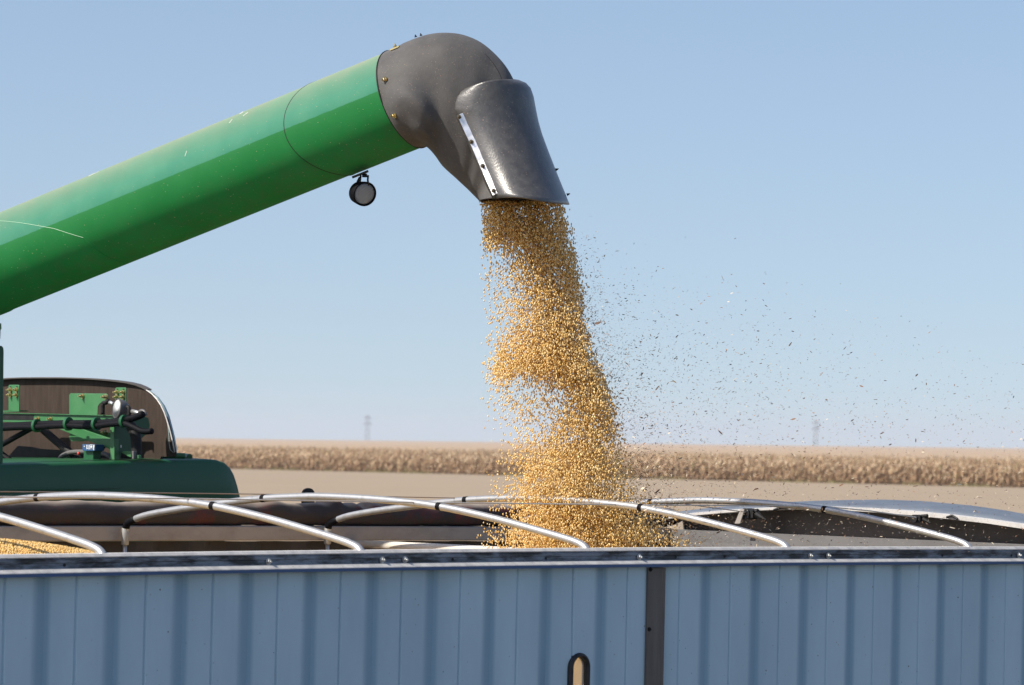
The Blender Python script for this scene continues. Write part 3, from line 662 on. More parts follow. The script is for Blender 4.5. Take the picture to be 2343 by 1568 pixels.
# rolled tarp on the far rail
def tarp_roll():
    s0 = SA + .3; s1 = s_at(1560, WID, .06); N = int((s1 - s0) / .025); R = []; nr_ = 30
    import mathutils.noise as mn
    folds = [(s_at(590, WID), .12, .010), (s_at(735, WID), .07, .016), (s_at(800, WID), .05, -.014), (s_at(860, WID), .05, .010), (s_at(950, WID), .12, -.008), (s_at(1160, WID), .08, .010), (s_at(460, WID), .1, .008), (s_at(250, WID), .2, -.005), (s_at(1330, WID), .1, .008)]
    for i in range(N + 1):
        s = s0 + (s1 - s0) * i / N; ring = []; 
        base = .053 + .004 * mn.noise(Vector((s * 1.3, 0, 3)))
        if N - i < 8: base *= math.sqrt(max(.08, 1 - ((8 - (N - i)) / 8.) ** 2))
        for k in range(nr_):
            a = 2 * math.pi * k / nr_; rr = base
            rr += .0045 * mn.noise(Vector((s * 9, math.cos(a) * 1.3, math.sin(a) * 1.3))) + .002 * mn.noise(Vector((s * 30 + 2 * a, math.cos(a) * 3, 7)))
            for fs, fw, fa in folds:
                q = (s - fs - .06 * math.cos(a - 2.2)) / fw
                rr += 1.5 * fa * math.exp(-q * q) * (.35 + .65 * math.sin(a)) * (1 if math.sin(a) > -.6 else .2) * math.cos(q * 2.2)
            ring.append(TP(s, WID - .0 + rr * math.cos(a), .052 + rr * math.sin(a)))
        R.append(ring)
    v, f = loft(R); build('rolled_tarp', v, f, M['tarp'], TR, smooth=True)
    pts = [TP(s1 - .1, WID, .05), TP(s_at(1645, WID, .06), WID, .052)]
    v, f = sweep(pts, .012, 10); build('tarp_pole', v, f, M['alu'], TR, smooth=True)
    q = pts[1]; v, f = join([sweep([q - d * .07, q + d * .01], .02, 10), sweep([q + up * .01, q - n * .05 - up * .008], [.012, .004], 8)]); build('pole_clamp', v, f, M['black'], TR)
tarp_roll()
# black stop plate behind the roll
def stop_plate():
    s, h = onT(707, 1120, WID + .10); r_ = .026; A = []
    for k in range(13): a = math.pi * k / 12; A.append((s + .036 * math.cos(a), h - .021 + .027 * math.sin(a)))
    A = [(s + .036, -.03)] + A + [(s - .036, -.03)]
    P = [TP(x, WID + .10, y) for x, y in A]; Q = [TP(x, WID + .112, y) for x, y in A]; v, f = loft([P, Q]); build('tarp_stop', v, f, M['black'], TR)
stop_plate()
# cream cross brace inside the box
ba = onT(806, 1243, WID - .06); bb = (s_at(1760, .05, -.06), -.06 - .013)
v, f = sweep([TP(ba[0], WID - .06, ba[1] - .002), TP(ba[0] - .02, .03, -.075)], .0185, 18); build('cross_brace', v, f, M['cream'], TR, smooth=True)

# ------------------------------------------------------------------ grain heap in the box
SP = Vector(atZ(1255, 465, 16.3)); 
sa_ = 3.95; ta_ = 1.42
def heap_h(s, t):
    c1 = -.16 - .52 * math.hypot(s - sa_, t - ta_) + .03 * math.exp(-((s - sa_) ** 2 + (t - ta_) ** 2) / .05)
    c2 = HP2[2] - .5 * (math.sqrt((s - HP2[0]) ** 2 + (t - HP2[1]) ** 2 + 1.44) - 1.2)
    base = -1.25 + .02 * math.sin(s * 2.1 + t)
    c3 = .02 - .5 * math.hypot(s + 4.6, t - 1.4)
    m = max(c1, c2, base, c3)
    return m
HP2 = (.2, .88, .02)
def heap():
    V, Fc = [], []; ss = np.arange(SA + .05, SB - .02, .06); ts = np.linspace(.03, WID - .06, 60)
    for s in ss:
        for t in ts: V.append(TP(s, t, heap_h(s, t) + rnd.uniform(-.004, .004)))
    nt_ = len(ts)
    for i in range(len(ss) - 1):
        for j in range(nt_ - 1): Fc.append((i * nt_ + j, i * nt_ + j + 1, (i + 1) * nt_ + j + 1, (i + 1) * nt_ + j))
    nb = len(Fc)
    # real beans on the parts of the heap one can see
    ico = ico_base()
    m = bpy.data.materials.new('soybean_heap'); m.use_nodes = True; nt = m.node_tree; b = nt.nodes['Principled BSDF']; b.inputs['Roughness'].default_value = .5
    tc = nt.nodes.new('ShaderNodeTexCoord'); vo = nt.nodes.new('ShaderNodeTexVoronoi'); vo.inputs['Scale'].default_value = 130
    lnk(nt, tc.outputs['Object'], vo.inputs['Vector']); cr = nt.nodes.new('ShaderNodeValToRGB'); e = cr.color_ramp.elements; e[0].color = (.68, .46, .17, 1); e[1].color = (.48, .27, .07, 1)
    lnk(nt, vo.outputs['Color'], cr.inputs[0]); lnk(nt, cr.outputs[0], b.inputs['Base Color'])
    bp = nt.nodes.new('ShaderNodeBump'); bp.invert = True; bp.inputs['Distance'].default_value = .006; lnk(nt, vo.outputs['Distance'], bp.inputs['Height']); lnk(nt, bp.outputs[0], b.inputs['Normal'])
    T = []; 
    def sc_beans(cnt, fs, ft):
        for _ in range(cnt):
            s, t = fs(), ft(); p = TP(s, t, heap_h(s, t) + rnd.uniform(-.002, .0045)); T.append((p, rnd.uniform(.0031, .0040)))
    sc_beans(26000, lambda: rnd.uniform(-.3, 1.0), lambda: rnd.uniform(.3, 1.7))
    sc_beans(9000, lambda: rnd.uniform(2.9, 3.9), lambda: rnd.uniform(.15, .9))
    k = len(T); Rm = rnd_rot(k); A = np.zeros((k, 3, 4)); A[:, :, :3] = Rm * np.array([t_[1] for t_ in T])[:, None, None]; A[:, :, 3] = np.array([tuple(t_[0]) for t_ in T])
    bv = np.array(ico[0]) * np.array([1.12, 1, .95])
    o = mass('grain_heap', bv, ico[1], A, None, midx=rng.integers(1, 4, k), mats=[m, M['bean1'], M['heapbean'], M['bean3']], smooth=True)
    bm = bmesh.new(); bm.from_mesh(o.data); vs = [bm.verts.new(tuple(p)) for p in V]
    for q in Fc:
        ff = bm.faces.new([vs[i] for i in q]); ff.material_index = 0; ff.smooth = True
    bm.to_mesh(o.data); bm.free()
    tag(o, 'golden soybeans heaped inside the grain trailer', 'soybeans', kind='stuff')
def ico_base():
    bm = bmesh.new(); bmesh.ops.create_icosphere(bm, subdivisions=1, radius=1); V = [tuple(v.co) for v in bm.verts]; Fc = [tuple(v.index for v in f.verts) for f in bm.faces]; bm.free(); return V, Fc
heap()

# ------------------------------------------------------------------ falling soybeans
ROWS = {465: [(1100, 0), (1106, .9), (1180, 1), (1278, .9), (1289, 0)],
 500: [(1100, 0), (1110, .6), (1130, .9), (1160, 1.1), (1240, .9), (1287, .7), (1297, .04), (1305, 0)],
 545: [(1102, 0), (1108, .5), (1125, .95), (1160, 1.25), (1220, 1.3), (1290, .9), (1305, .3), (1315, 0)],
 590: [(1100, .01), (1112, .13), (1150, .17), (1182, .45), (1215, 1.), (1290, 1.15), (1312, .7), (1322, .03)],
 640: [(1100, .01), (1112, .10), (1160, .14), (1195, .38), (1230, .85), (1300, 1.05), (1320, .6), (1332, .04)],
 700: [(1105, .01), (1125, .09), (1170, .2), (1200, .5), (1235, .85), (1290, 1.05), (1325, .75), (1340, .06)],
 750: [(1100, .01), (1125, .07), (1150, .17), (1185, .42), (1225, .85), (1285, 1.2), (1330, .9), (1347, .06)],
 800: [(1105, .02), (1130, .14), (1155, .45), (1200, .85), (1240, 1.2), (1290, 1.35), (1338, 1), (1355, .08)],
 840: [(1100, .01), (1128, .3), (1140, .8), (1170, .9), (1215, 1.1), (1260, 1.4), (1345, 1.3), (1365, .5), (1378, .05)],
 868: [(1105, .02), (1130, .25), (1150, .45), (1185, .34), (1215, .34), (1260, .7), (1300, 1.1), (1350, 1.4), (1378, .7), (1392, .05)],
 895: [(1105, .01), (1130, .11), (1160, .15), (1210, .18), (1265, .22), (1300, .5), (1330, 1.15), (1380, 1.1), (1398, .06)],
 930: [(1105, .01), (1140, .10), (1200, .18), (1270, .24), (1310, .6), (1340, 1.15), (1385, 1.15), (1402, .4), (1414, .05)],
 980: [(1120, .008), (1150, .05), (1200, .15), (1255, .28), (1310, .7), (1345, 1), (1385, .8), (1408, .25), (1428, .03)],
 1030: [(1130, .008), (1165, .06), (1200, .2), (1250, .45), (1300, .75), (1350, .85), (1400, .45), (1430, .06), (1450, 0)],
 1080: [(1110, .008), (1175, .1), (1210, .42), (1270, .75), (1330, .85), (1390, .5), (1430, .2), (1460, .03)],
 1130: [(1110, .008), (1185, .2), (1220, .6), (1290, .85), (1350, .85), (1410, .5), (1450, .22), (1490, .03)],
 1180: [(1100, .01), (1160, .12), (1200, .5), (1250, .9), (1310, 1.1), (1380, .9), (1440, .5), (1490, .2), (1560, .03)],
 1225: [(1090, .01), (1130, .10), (1180, .4), (1230, .9), (1310, 1.2), (1390, 1.1), (1450, .65), (1500, .3), (1580, .05)],
 1275: [(1090, .01), (1140, .15), (1190, .5), (1240, 1), (1310, 1.2), (1400, 1.2), (1460, .75), (1530, .35), (1600, .05)]}
def falling():
    ys = sorted(ROWS); X = np.arange(1080, 1640, 4.); Y = np.arange(462, 1275, 4.)
    G = np.array([np.interp(X, [p[0] for p in ROWS[y]], [p[1] for p in ROWS[y]], left=0, right=0) for y in ys])
    D = np.array([[np.interp(y, ys, G[:, j]) for j in range(len(X))] for y in Y])
    D = D * np.interp(Y, [1000, 1120], [1, 1.12])[:, None]
    D = np.maximum(D, 0) ** 1.2
    # clumpy streaks
    def field(sx, sy, seed):
        r = np.random.default_rng(seed); a = r.random((int(len(Y) * 4 / sy) + 3, int(len(X) * 4 / sx) + 3)); yi = np.arange(len(Y)) * 4 / sy; xi = np.arange(len(X)) * 4 / sx
        y0 = yi.astype(int); x0 = xi.astype(int); fy = (yi - y0)[:, None]; fx = (xi - x0)[None]
        fy = fy * fy * (3 - 2 * fy); fx = fx * fx * (3 - 2 * fx)
        return (a[y0][:, x0] * (1 - fy) + a[y0 + 1][:, x0] * fy) * (1 - fx) + (a[y0][:, x0 + 1] * (1 - fy) + a[y0 + 1][:, x0 + 1] * fy) * fx
    Nn = field(26, 34, 3) * .6 + field(11, 15, 4) * .4
    D = D * np.clip(.35 + 1.3 * Nn, .3, 1.6)
    w = D.ravel(); K = 60000
    idx = rng.choice(len(w), K, p=w / w.sum()); yy = Y[idx // len(X)] + rng.uniform(-2, 2, K) ; xx = X[idx % len(X)] + rng.uniform(-2, 2, K) + rng.normal(size=K) * np.where(rng.random(K) < .3, 6, 1.5)
    T = np.zeros((K, 3, 4)); fr = np.clip((yy - 465) / 800, 0, 1)
    half = .10 + .12 * fr
    dz = rng.normal(size=K) * half * .55
    Z = 16.28 + .22 * fr + dz
    for i in range(K):
        p = atZ(xx[i], yy[i], Z[i]); T[i, :, 3] = p
    r = rng.uniform(.0025, .0032, K); R = rnd_rot(K)
    A = R * (r[:, None, None] * np.array([1.1, 1.0, .92])[None, None, :])
    bv, bf = ico_base()
    bv = np.array(bv)
    # beans keep a slight vertical stretch, as they fall long side first
    st = np.eye(3)[None].repeat(K, 0); st[:, 2, 2] = rng.uniform(1.3, 2.2, K)
    T[:, :, :3] = st @ A
    o = mass('falling_soybeans', bv, bf, T, None, midx=rng.choice(3, K, p=[.45, .3, .25]), mats=[M['bean1'], M['bean2'], M['bean3']], smooth=True)
    tag(o, 'stream of golden soybeans pouring from the spout into the trailer', 'soybeans', kind='stuff')
falling()

def chaff():
    K = 11000; T = []; mi = []
    bv = [(-1, 0, 0), (-.4, -.32, .1), (.5, -.28, -.05), (1, .05, .12), (.4, .3, .02), (-.5, .3, .14)]
    bv = bv + [(x, y, z + .06) for x, y, z in bv]; nb = 6
    bf = [(0, 1, 2, 3, 4, 5), tuple(range(11, 5, -1))] + [(i, (i + 1) % 6, (i + 1) % 6 + 6, i + 6) for i in range(6)]
    right_edge = [(465, 1290), (600, 1318), (750, 1342), (870, 1388), (1000, 1408), (1100, 1440), (1200, 1500), (1255, 1560)]
    ey = [a for a, b in right_edge]; ex = [b for a, b in right_edge]
    cnt = 0
    while cnt < K:
        y = rnd.uniform(480, 1262); e = np.interp(y, ey, ex)
        u = rnd.random()
        if u < .30: x = e + rnd.expovariate(1 / 55.) - 14
        elif u < .62: x = e + rnd.expovariate(1 / 260.)
        else: x = rnd.uniform(e, 2400)
        if x > 2420: continue
        # upper limit of the cloud: a soft slanting edge
        top = 500 + (x - e) * .26
        pk = min(1, max(0.015, (y - top) / 260.)); 
        if x - e > 60: pk *= .35 + .65 * min(1, max(0, (y - 560) / 300.))
        if rnd.random() > pk: continue
        Z = 16.4 + rnd.gauss(0, .35) + (x - e) / 1000 * rnd.uniform(-1.5, 1.8)
        p = atZ(x, y, Z); far = (x - e) > 90
        L = rnd.choice([.0022, .0028, .0035, .0045, .006]) * rnd.uniform(.7, 1.35) * (1. if not far else .95)
        if rnd.random() < .025: L *= 2.2
        wd = rnd.uniform(.35, 1.1)
        a = rnd.gauss(-.25, .55) if rnd.random() < .7 else rnd.uniform(-1.5, 1.5)
        Rm = Matrix.Rotation(a, 3, 'Y') @ Matrix.Rotation(rnd.gauss(0, .5), 3, 'Z') @ Matrix.Rotation(rnd.uniform(0, 6.28), 3, 'X')
        S = Matrix.Diagonal((L, L * wd, L * .6))
        Mx = Rm @ S; T.append([[Mx[i][0], Mx[i][1], Mx[i][2], p[i]] for i in range(3)])
        low = y > 1020
        mi.append(rnd.choices([0, 1, 2, 3], [.36, .34, .16, .14] if not low else [.28, .28, .34, .10])[0]); cnt += 1
    o = mass('chaff', bv, bf, np.array(T), None, midx=np.array(mi), mats=[M['chaffd'], M['chaffb'], M['chaffw'], M['chaffg']])
    tag(o, 'brown and white chaff flakes blown to the right of the falling beans', 'chaff', kind='stuff')
chaff()

# ------------------------------------------------------------------ combine harvester with unloading auger
CB = thing('combine_harvester', 'green combine harvester reaching its unloading auger over the trailer', 'combine', (-4.2, 17.6, 0))
ZL, ZR = 17.19, 16.2
PLc = atZ(0, 603.5, ZL); PRc = atZ(928, 227, ZR)
tA = (PRc - PLc).normalized(); LA = (PRc - PLc).length; RT = .2135
uA = (Vector((0, 0, 1)) - tA * tA.z).normalized(); vA = tA.cross(uA)      # vA: sideways; make it point to the camera
if vA.y > 0: vA = -vA
def ax(x): return PLc + tA * x                     # x metres along the axis from the left frame edge
def axx(px):                                       # metre position seen at picture x
    r = ray(px, 604 - 376 * px / 928.); nn = vA; return (onp(px, 604 - 376 * px / 928., nn, nn.dot(PLc)) - PLc).dot(tA)
def tring(x, R, N=96, f=None):
    out = []
    for k in range(N):
        a = 2 * math.pi * k / N; xx = f(a) if f else x
        out.append(ax(xx) + (uA * math.cos(a) + vA * math.sin(a)) * R)
    return out
def tube_mat():
    m = bpy.data.materials.new('auger_paint'); m.use_nodes = True; nt = m.node_tree; b = nt.nodes['Principled BSDF']
    tc = nt.nodes.new('ShaderNodeTexCoord')
    def dot(v):
        nd = nt.nodes.new('ShaderNodeVectorMath'); nd.operation = 'DOT_PRODUCT'; nd.inputs[1].default_value = tuple(v)
        sb = nt.nodes.new('ShaderNodeVectorMath'); sb.operation = 'SUBTRACT'; sb.inputs[1].default_value = tuple(PLc - CB.location)
        lnk(nt, tc.outputs['Object'], sb.inputs[0]); lnk(nt, sb.outputs[0], nd.inputs[0]); return nd.outputs['Value']
    hu = dot(uA)                                    # height over the axis, -R..R
    def mr(src, a, b_, lo=0, hi=1):
        r = nt.nodes.new('ShaderNodeMapRange'); r.inputs[1].default_value = a; r.inputs[2].default_value = b_; r.inputs[3].default_value = lo; r.inputs[4].default_value = hi; lnk(nt, src, r.inputs[0]); return r.outputs[0]
    def nz(sc, det=6, st=None):
        nn = nt.nodes.new('ShaderNodeTexNoise'); nn.inputs['Scale'].default_value = sc; nn.inputs['Detail'].default_value = det
        if st:
            mp = nt.nodes.new('ShaderNodeMapping'); mp.vector_type = 'TEXTURE'; mp.inputs['Rotation'].default_value = st[0]; mp.inputs['Scale'].default_value = st[1]; lnk(nt, tc.outputs['Object'], mp.inputs[0]); lnk(nt, mp.outputs[0], nn.inputs['Vector'])
        else: lnk(nt, tc.outputs['Object'], nn.inputs['Vector'])
        return nn.outputs[0]
    def mix(fac, c1, c2):
        mx = nt.nodes.new('ShaderNodeMix'); mx.data_type = 'RGBA'; lnk(nt, fac, mx.inputs[0])
        for i, c in ((6, c1), (7, c2)):
            if isinstance(c, tuple): mx.inputs[i].default_value = (*c, 1)
            else: lnk(nt, c, mx.inputs[i])
        return mx.outputs[2]
    def math_(op, a, b_):
        q = nt.nodes.new('ShaderNodeMath'); q.operation = op
        for i, c in ((0, a), (1, b_)):
            if isinstance(c, (int, float)): q.inputs[i].default_value = c
            else: lnk(nt, c, q.inputs[i])
        return q.outputs[0]
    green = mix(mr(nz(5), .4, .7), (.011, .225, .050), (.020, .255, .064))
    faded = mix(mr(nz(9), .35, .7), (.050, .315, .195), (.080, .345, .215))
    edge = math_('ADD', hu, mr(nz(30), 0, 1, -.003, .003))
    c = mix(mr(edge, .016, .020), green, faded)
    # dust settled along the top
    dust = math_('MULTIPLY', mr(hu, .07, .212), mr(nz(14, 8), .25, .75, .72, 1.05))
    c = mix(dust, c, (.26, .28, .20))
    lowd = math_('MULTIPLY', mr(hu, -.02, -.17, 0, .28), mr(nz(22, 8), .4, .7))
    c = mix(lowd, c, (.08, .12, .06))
    # specks of seed dust
    for sc, th, col in ((95, .17, (.50, .46, .26)), (210, .12, (.42, .44, .25)), (60, .07, (.02, .10, .04))):
        vo = nt.nodes.new('ShaderNodeTexVoronoi'); vo.inputs['Scale'].default_value = sc; lnk(nt, tc.outputs['Object'], vo.inputs['Vector'])
        wn_ = nt.nodes.new('ShaderNodeTexWhiteNoise'); lnk(nt, vo.outputs['Color'], wn_.inputs['Vector'])
        pz = math_('MULTIPLY', math_('POWER', wn_.outputs[0], 3.), th)
        s_ = math_('LESS_THAN', vo.outputs['Distance'], pz); s_ = math_('MULTIPLY', s_, .8); c = mix(s_, c, col)
    lnk(nt, c, b.inputs['Base Color'])
    b.inputs['Diffuse Roughness'].default_value = 1.0; rg = mr(dust, 0, 1, .62, .9); lnk(nt, rg, b.inputs['Roughness']); b.inputs['Specular IOR Level'].default_value = .22
    bp = nt.nodes.new('ShaderNodeBump'); bp.inputs['Strength'].default_value = .05; bp.inputs['Distance'].default_value = .01; lnk(nt, nz(12), bp.inputs['Height']); lnk(nt, bp.outputs[0], b.inputs['Normal'])
    return m
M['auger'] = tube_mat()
xJ = axx(765); xE = axx(945); xW = axx(205)
def open_tube(name, x0, x1, R, th=.004, f1=None, N=96, seg=2, parent=CB, m=None, f0=None):
    rings = [tring(x0 + (x1 - x0) * i / seg, R, N, f0 if i == 0 else None) for i in range(seg)]
    rings.append(tring(x1, R, N, f1)); rings.append(tring(x1, R - th, N, f1)); rings.append(tring(x0, R - th, N, f0)); rings.append(rings[0])
    v, f = loft(rings, True, False); return build(name, v, f, m or M['auger'], parent, smooth=True, auto=35)
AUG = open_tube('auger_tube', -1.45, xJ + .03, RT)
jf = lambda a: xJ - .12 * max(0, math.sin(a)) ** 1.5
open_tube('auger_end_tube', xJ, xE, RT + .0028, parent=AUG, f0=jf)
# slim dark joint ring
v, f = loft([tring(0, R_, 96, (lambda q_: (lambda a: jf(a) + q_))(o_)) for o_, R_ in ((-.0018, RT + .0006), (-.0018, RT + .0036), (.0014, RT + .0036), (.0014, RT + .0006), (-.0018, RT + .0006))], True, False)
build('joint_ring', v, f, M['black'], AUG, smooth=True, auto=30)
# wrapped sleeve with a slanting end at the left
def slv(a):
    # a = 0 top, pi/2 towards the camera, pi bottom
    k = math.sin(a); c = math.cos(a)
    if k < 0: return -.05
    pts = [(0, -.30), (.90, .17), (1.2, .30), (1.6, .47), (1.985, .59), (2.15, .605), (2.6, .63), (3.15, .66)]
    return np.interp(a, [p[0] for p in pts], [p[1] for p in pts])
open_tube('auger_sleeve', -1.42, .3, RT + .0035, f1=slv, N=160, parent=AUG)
P = [ax(slv(a)) + (uA * math.cos(a) + vA * math.sin(a)) * (RT + .0045) for a in [.6 + 1.385 * i / 14 for i in range(15)]]
v, f = sweep(P, .0011, 6); build('sleeve_weld', v, f, mat('pale_weld', (.35, .6, .4), .5), AUG)
# scratches: thin raised paint chips
L = []
for (x0, y0, x1, y1, w) in ((524, 283, 531, 274, 2.0), (556, 266, 567, 258, 1.6), (423, 358, 427, 346, 1.6), (203, 404, 216, 397, 1.6), (216, 398, 227, 392, 1.2), (548, 262, 556, 257, 3.)):
    pts = []
    for x, y in ((x0, y0), (x1, y1)):
        r_ = ray(x, y).normalized(); oc = CAMP - PLc; rp = r_ - tA * r_.dot(tA); op = oc - tA * oc.dot(tA)
        A_, B_, C_ = rp.dot(rp), 2 * rp.dot(op), op.dot(op) - (RT + .0006) ** 2; disc = B_ * B_ - 4 * A_ * C_
        if disc < 0: disc = 0
        pts.append(CAMP + r_ * ((-B_ - math.sqrt(disc)) / (2 * A_)))
    v, f = sweep(pts, w * .0011, 5); build('scratch', v, f, M['scratch'], AUG)
# elbow down to the grain tank (outside the frame)
P0 = ax(-1.40); pts = [P0, P0 - tA * .25, P0 - tA * .45 - Vector((0, 0, .06)), P0 - tA * .58 - Vector((0, 0, .2)), P0 - tA * .62 - Vector((0, 0, .5)), P0 - tA * .62 - Vector((0, 0, 1.2))]
v, f = sweep(pts, .24, 40); build('auger_elbow', v, f, M['green'], CB, smooth=True, auto=40)

# ---- rubber spout: body lofted between its upper and lower outline
ZS = 16.1
SEC = [  # (top px, bottom px, depth, half depth)
 ((893, 116), (962, 341), 16.20, .216), ((915, 103), (968, 343), 16.19, .220), ((947, 89), (982, 356), 16.17, .225), ((980, 79.5), (1003, 372), 16.15, .222), ((1020, 76), (1022, 390), 16.13, .215),
 ((1060, 81), (1040, 406), 16.12, .205), ((1100, 98), (1055, 420), 16.11, .195), ((1135, 127), (1067, 431), 16.11, .185), ((1162, 160), (1076, 440), 16.1, .178), ((1182, 200), (1083, 447), 16.1, .172),
 ((1198, 250), (1088, 452), 16.1, .168), ((1214, 310), (1092, 456), 16.1, .185), ((1234, 370), (1095, 459), 16.1, .23), ((1268, 460), (1098, 461), 16.1, .30)]
def cat(vals, i, q):
    p0, p1, p2, p3 = vals[max(i - 1, 0)], vals[i], vals[i + 1], vals[min(i + 2, len(vals) - 1)]
    return .5 * (2 * p1 + (p2 - p0) * q + (2 * p0 - 5 * p1 + 4 * p2 - p3) * q * q + (3 * p1 - p0 - 3 * p2 + p3) * q ** 3)
def bump_near(px, py):
    """relief of the moulded rubber on the side facing the camera (metres, towards the camera)"""
    def g(cx, cy, rx, ry, a=0):
        x, y = px - cx, py - cy; c, s = math.cos(a), math.sin(a); x, y = x * c + y * s, -x * s + y * c
        return math.exp(-((x / rx) ** 2 + (y / ry) ** 2) ** 2.8)
    h = .062 * g(938, 262, 50, 66, -.35) + .026 * g(972, 335, 24, 52, -.45) - .014 * g(1010, 345, 14, 55, -.35)
    return h
def spout():
    rings = []; N = 72
    secs = []
    for i in range(len(SEC) - 1):
        for q in (0, .25, .5, .75):
            g_ = lambda f_: cat([f_(z) for z in SEC], i, q)
            secs.append(((g_(lambda z: z[0][0]), g_(lambda z: z[0][1])), (g_(lambda z: z[1][0]), g_(lambda z: z[1][1])), g_(lambda z: z[2]), g_(lambda z: z[3])))
    secs.append(SEC[-1])
    wA = -vA
    for i, (tp, bp, Zc, hd) in enumerate(secs):
        k = min(1, i / 14.); k = k * k * (3 - 2 * k)
        T_ = atZ(*tp, Zc); B_ = atZ(*bp, Zc); Cc = (T_ + B_) / 2; e = (T_ - B_) / 2
        dep = (wA * (1 - k) + Vector((0, 1, 0)) * k).normalized()
        if i < 14:
            # near the tube the section is the tube's own circle, a little larger
            e0 = uA * (RT + .006); Cc0 = PRc + tA * ((Cc - PRc).dot(tA)); e = e0.lerp(e, k); 
            Cc = Cc0.lerp(Cc, k)
        ring = []
        for j in range(N):
            a = 2 * math.pi * j / N; ca, sa = math.cos(a), math.sin(a)
            pw = 1 if k < .5 else .93
            sx = math.copysign(abs(ca) ** pw, ca); sy = math.copysign(abs(sa) ** pw, sa)
            p = Cc + e * sx - dep * (hd * sy)
            if sa > 0.05:
                x, y = proj(p); p = p - Vector((0, 1, 0)) * bump_near(x, y) * min(1, sa * 1.8)
            ring.append(p)
        rings.append(ring)
    v, f = loft(rings, True, False)
    o = build('spout', v, f, M['rubber'], CB, smooth=True, label='grey moulded rubber unloading spout')
    sm = o.modifiers.new('thick', 'SOLIDIFY'); sm.thickness = .007; sm.offset = -1
    return o
SPO = spout()
# outer flap wrapped round the mouth
FL = [  # rows: near-edge px, right outline px
 ((1062, 203), (1186, 183)), ((1050, 211), (1203, 190)), ((1041, 222), (1214, 202)), ((1035, 236), (1221, 222)), ((1034, 250), (1226, 250)), ((1042, 266), (1232, 279)), ((1055, 295), (1240, 307)),
 ((1068, 325), (1251, 337)), ((1082, 357), (1263, 368)), ((1096, 389), (1277, 404)), ((1110, 422), (1291, 438)), ((1127, 456), (1303, 468))]
def flap():
    rings = []; N = 34
    rows = []
    for i in range(len(FL) - 1):
        for q in (0, .34, .67): a, b = FL[i], FL[i + 1]; rows.append(tuple((a[j][0] * (1 - q) + b[j][0] * q, a[j][1] * (1 - q) + b[j][1] * q) for j in (0, 1)))
    rows.append(FL[-1])
    for r, (l, rr) in enumerate(rows):
        u = r / (len(rows) - 1.)
        A = atZ(l[0], l[1], 15.965); B = atZ(rr[0], rr[1], 16.10)
        ring = []
        for j in range(N):
            s = j / (N - 1.)                      # 0 near edge .. 1 far edge, 0.62 right outline
            A0 = math.radians(-42)
            if s <= .62:
                q = s / .62; a = A0 + q * (math.pi / 2 - A0)
                # round from the near edge, over the face turned to the camera, to the right outline
                x = (math.sin(a) - math.sin(A0)) / (1 - math.sin(A0)); y = math.cos(a)
                p = A.lerp(B, x); p.y = 16.10 - (.235 + .17 * max(0, (A.z - 0 and (l[1] - 235) / 220.)) ** 1.7) * y
            else:
                q = (s - .62) / .38; a = q * math.pi / 2; x = math.cos(a); y = math.sin(a)
                p = B.lerp(A, (1 - x) * .8); p.y = 16.10 + .185 * y
            # keep the picture outline: slide along the ray to the new depth
            base = A.lerp(B, x) if s <= .62 else B.lerp(A, (1 - x) * .8)
            px, py = proj(base)
            if u > .9: py -= (math.sin(math.pi * min(1, x)) * 7 + 3 * math.sin(2 * math.pi * x)) * (u - .9) / .1
            if u < .15: py -= math.sin(math.pi * min(1, x)) * 9 * (1 - u / .15)
            p = atZ(px, py, p.y); ring.append(p)
        rings.append(ring)
    v, f = loft(rings, False, False)
    o = build('spout_flap', v, f, M['rubber_flap'], CB, smooth=True, label='black rubber deflector flap at the spout mouth')
    bm = bmesh.new(); bm.from_mesh(o.data); bm.normal_update()
    ctr = atZ(1150, 350, 16.1) - CB.location
    if sum((fc.calc_center_median() - ctr).dot(fc.normal) for fc in bm.faces) < 0: bmesh.ops.reverse_faces(bm, faces=bm.faces)
    bm.to_mesh(o.data); bm.free()
    sm = o.modifiers.new('thick', 'SOLIDIFY'); sm.thickness = .006; sm.offset = -1
    return o, rings
FLO, FR = flap()
P = [PRc + tA * ((atZ(927.5, 228, 16.2) - PRc).dot(tA)) + (uA * math.cos(a) + vA * math.sin(a)) * (RT + .006) for a in [2 * math.pi * k / 60 for k in range(61)]]
v, f = sweep(P, .0028, 6); build('collar_edge', v, f, M['black'], SPO)
def rayhit(px, py, obs):
    dg = bpy.context.evaluated_depsgraph_get(); r = ray(px, py).normalized()
    best = None
    for ob in obs:
        mw = ob.matrix_world; off = root_of(ob).location
        ok, loc, nn_, _ = ob.evaluated_get(dg).ray_cast(CAMP - off, r)
        if ok and (best is None or (loc + off - CAMP).length < best[2]): best = (loc + off, nn_, (loc + off - CAMP).length)
    return best
bpy.context.view_layer.update()
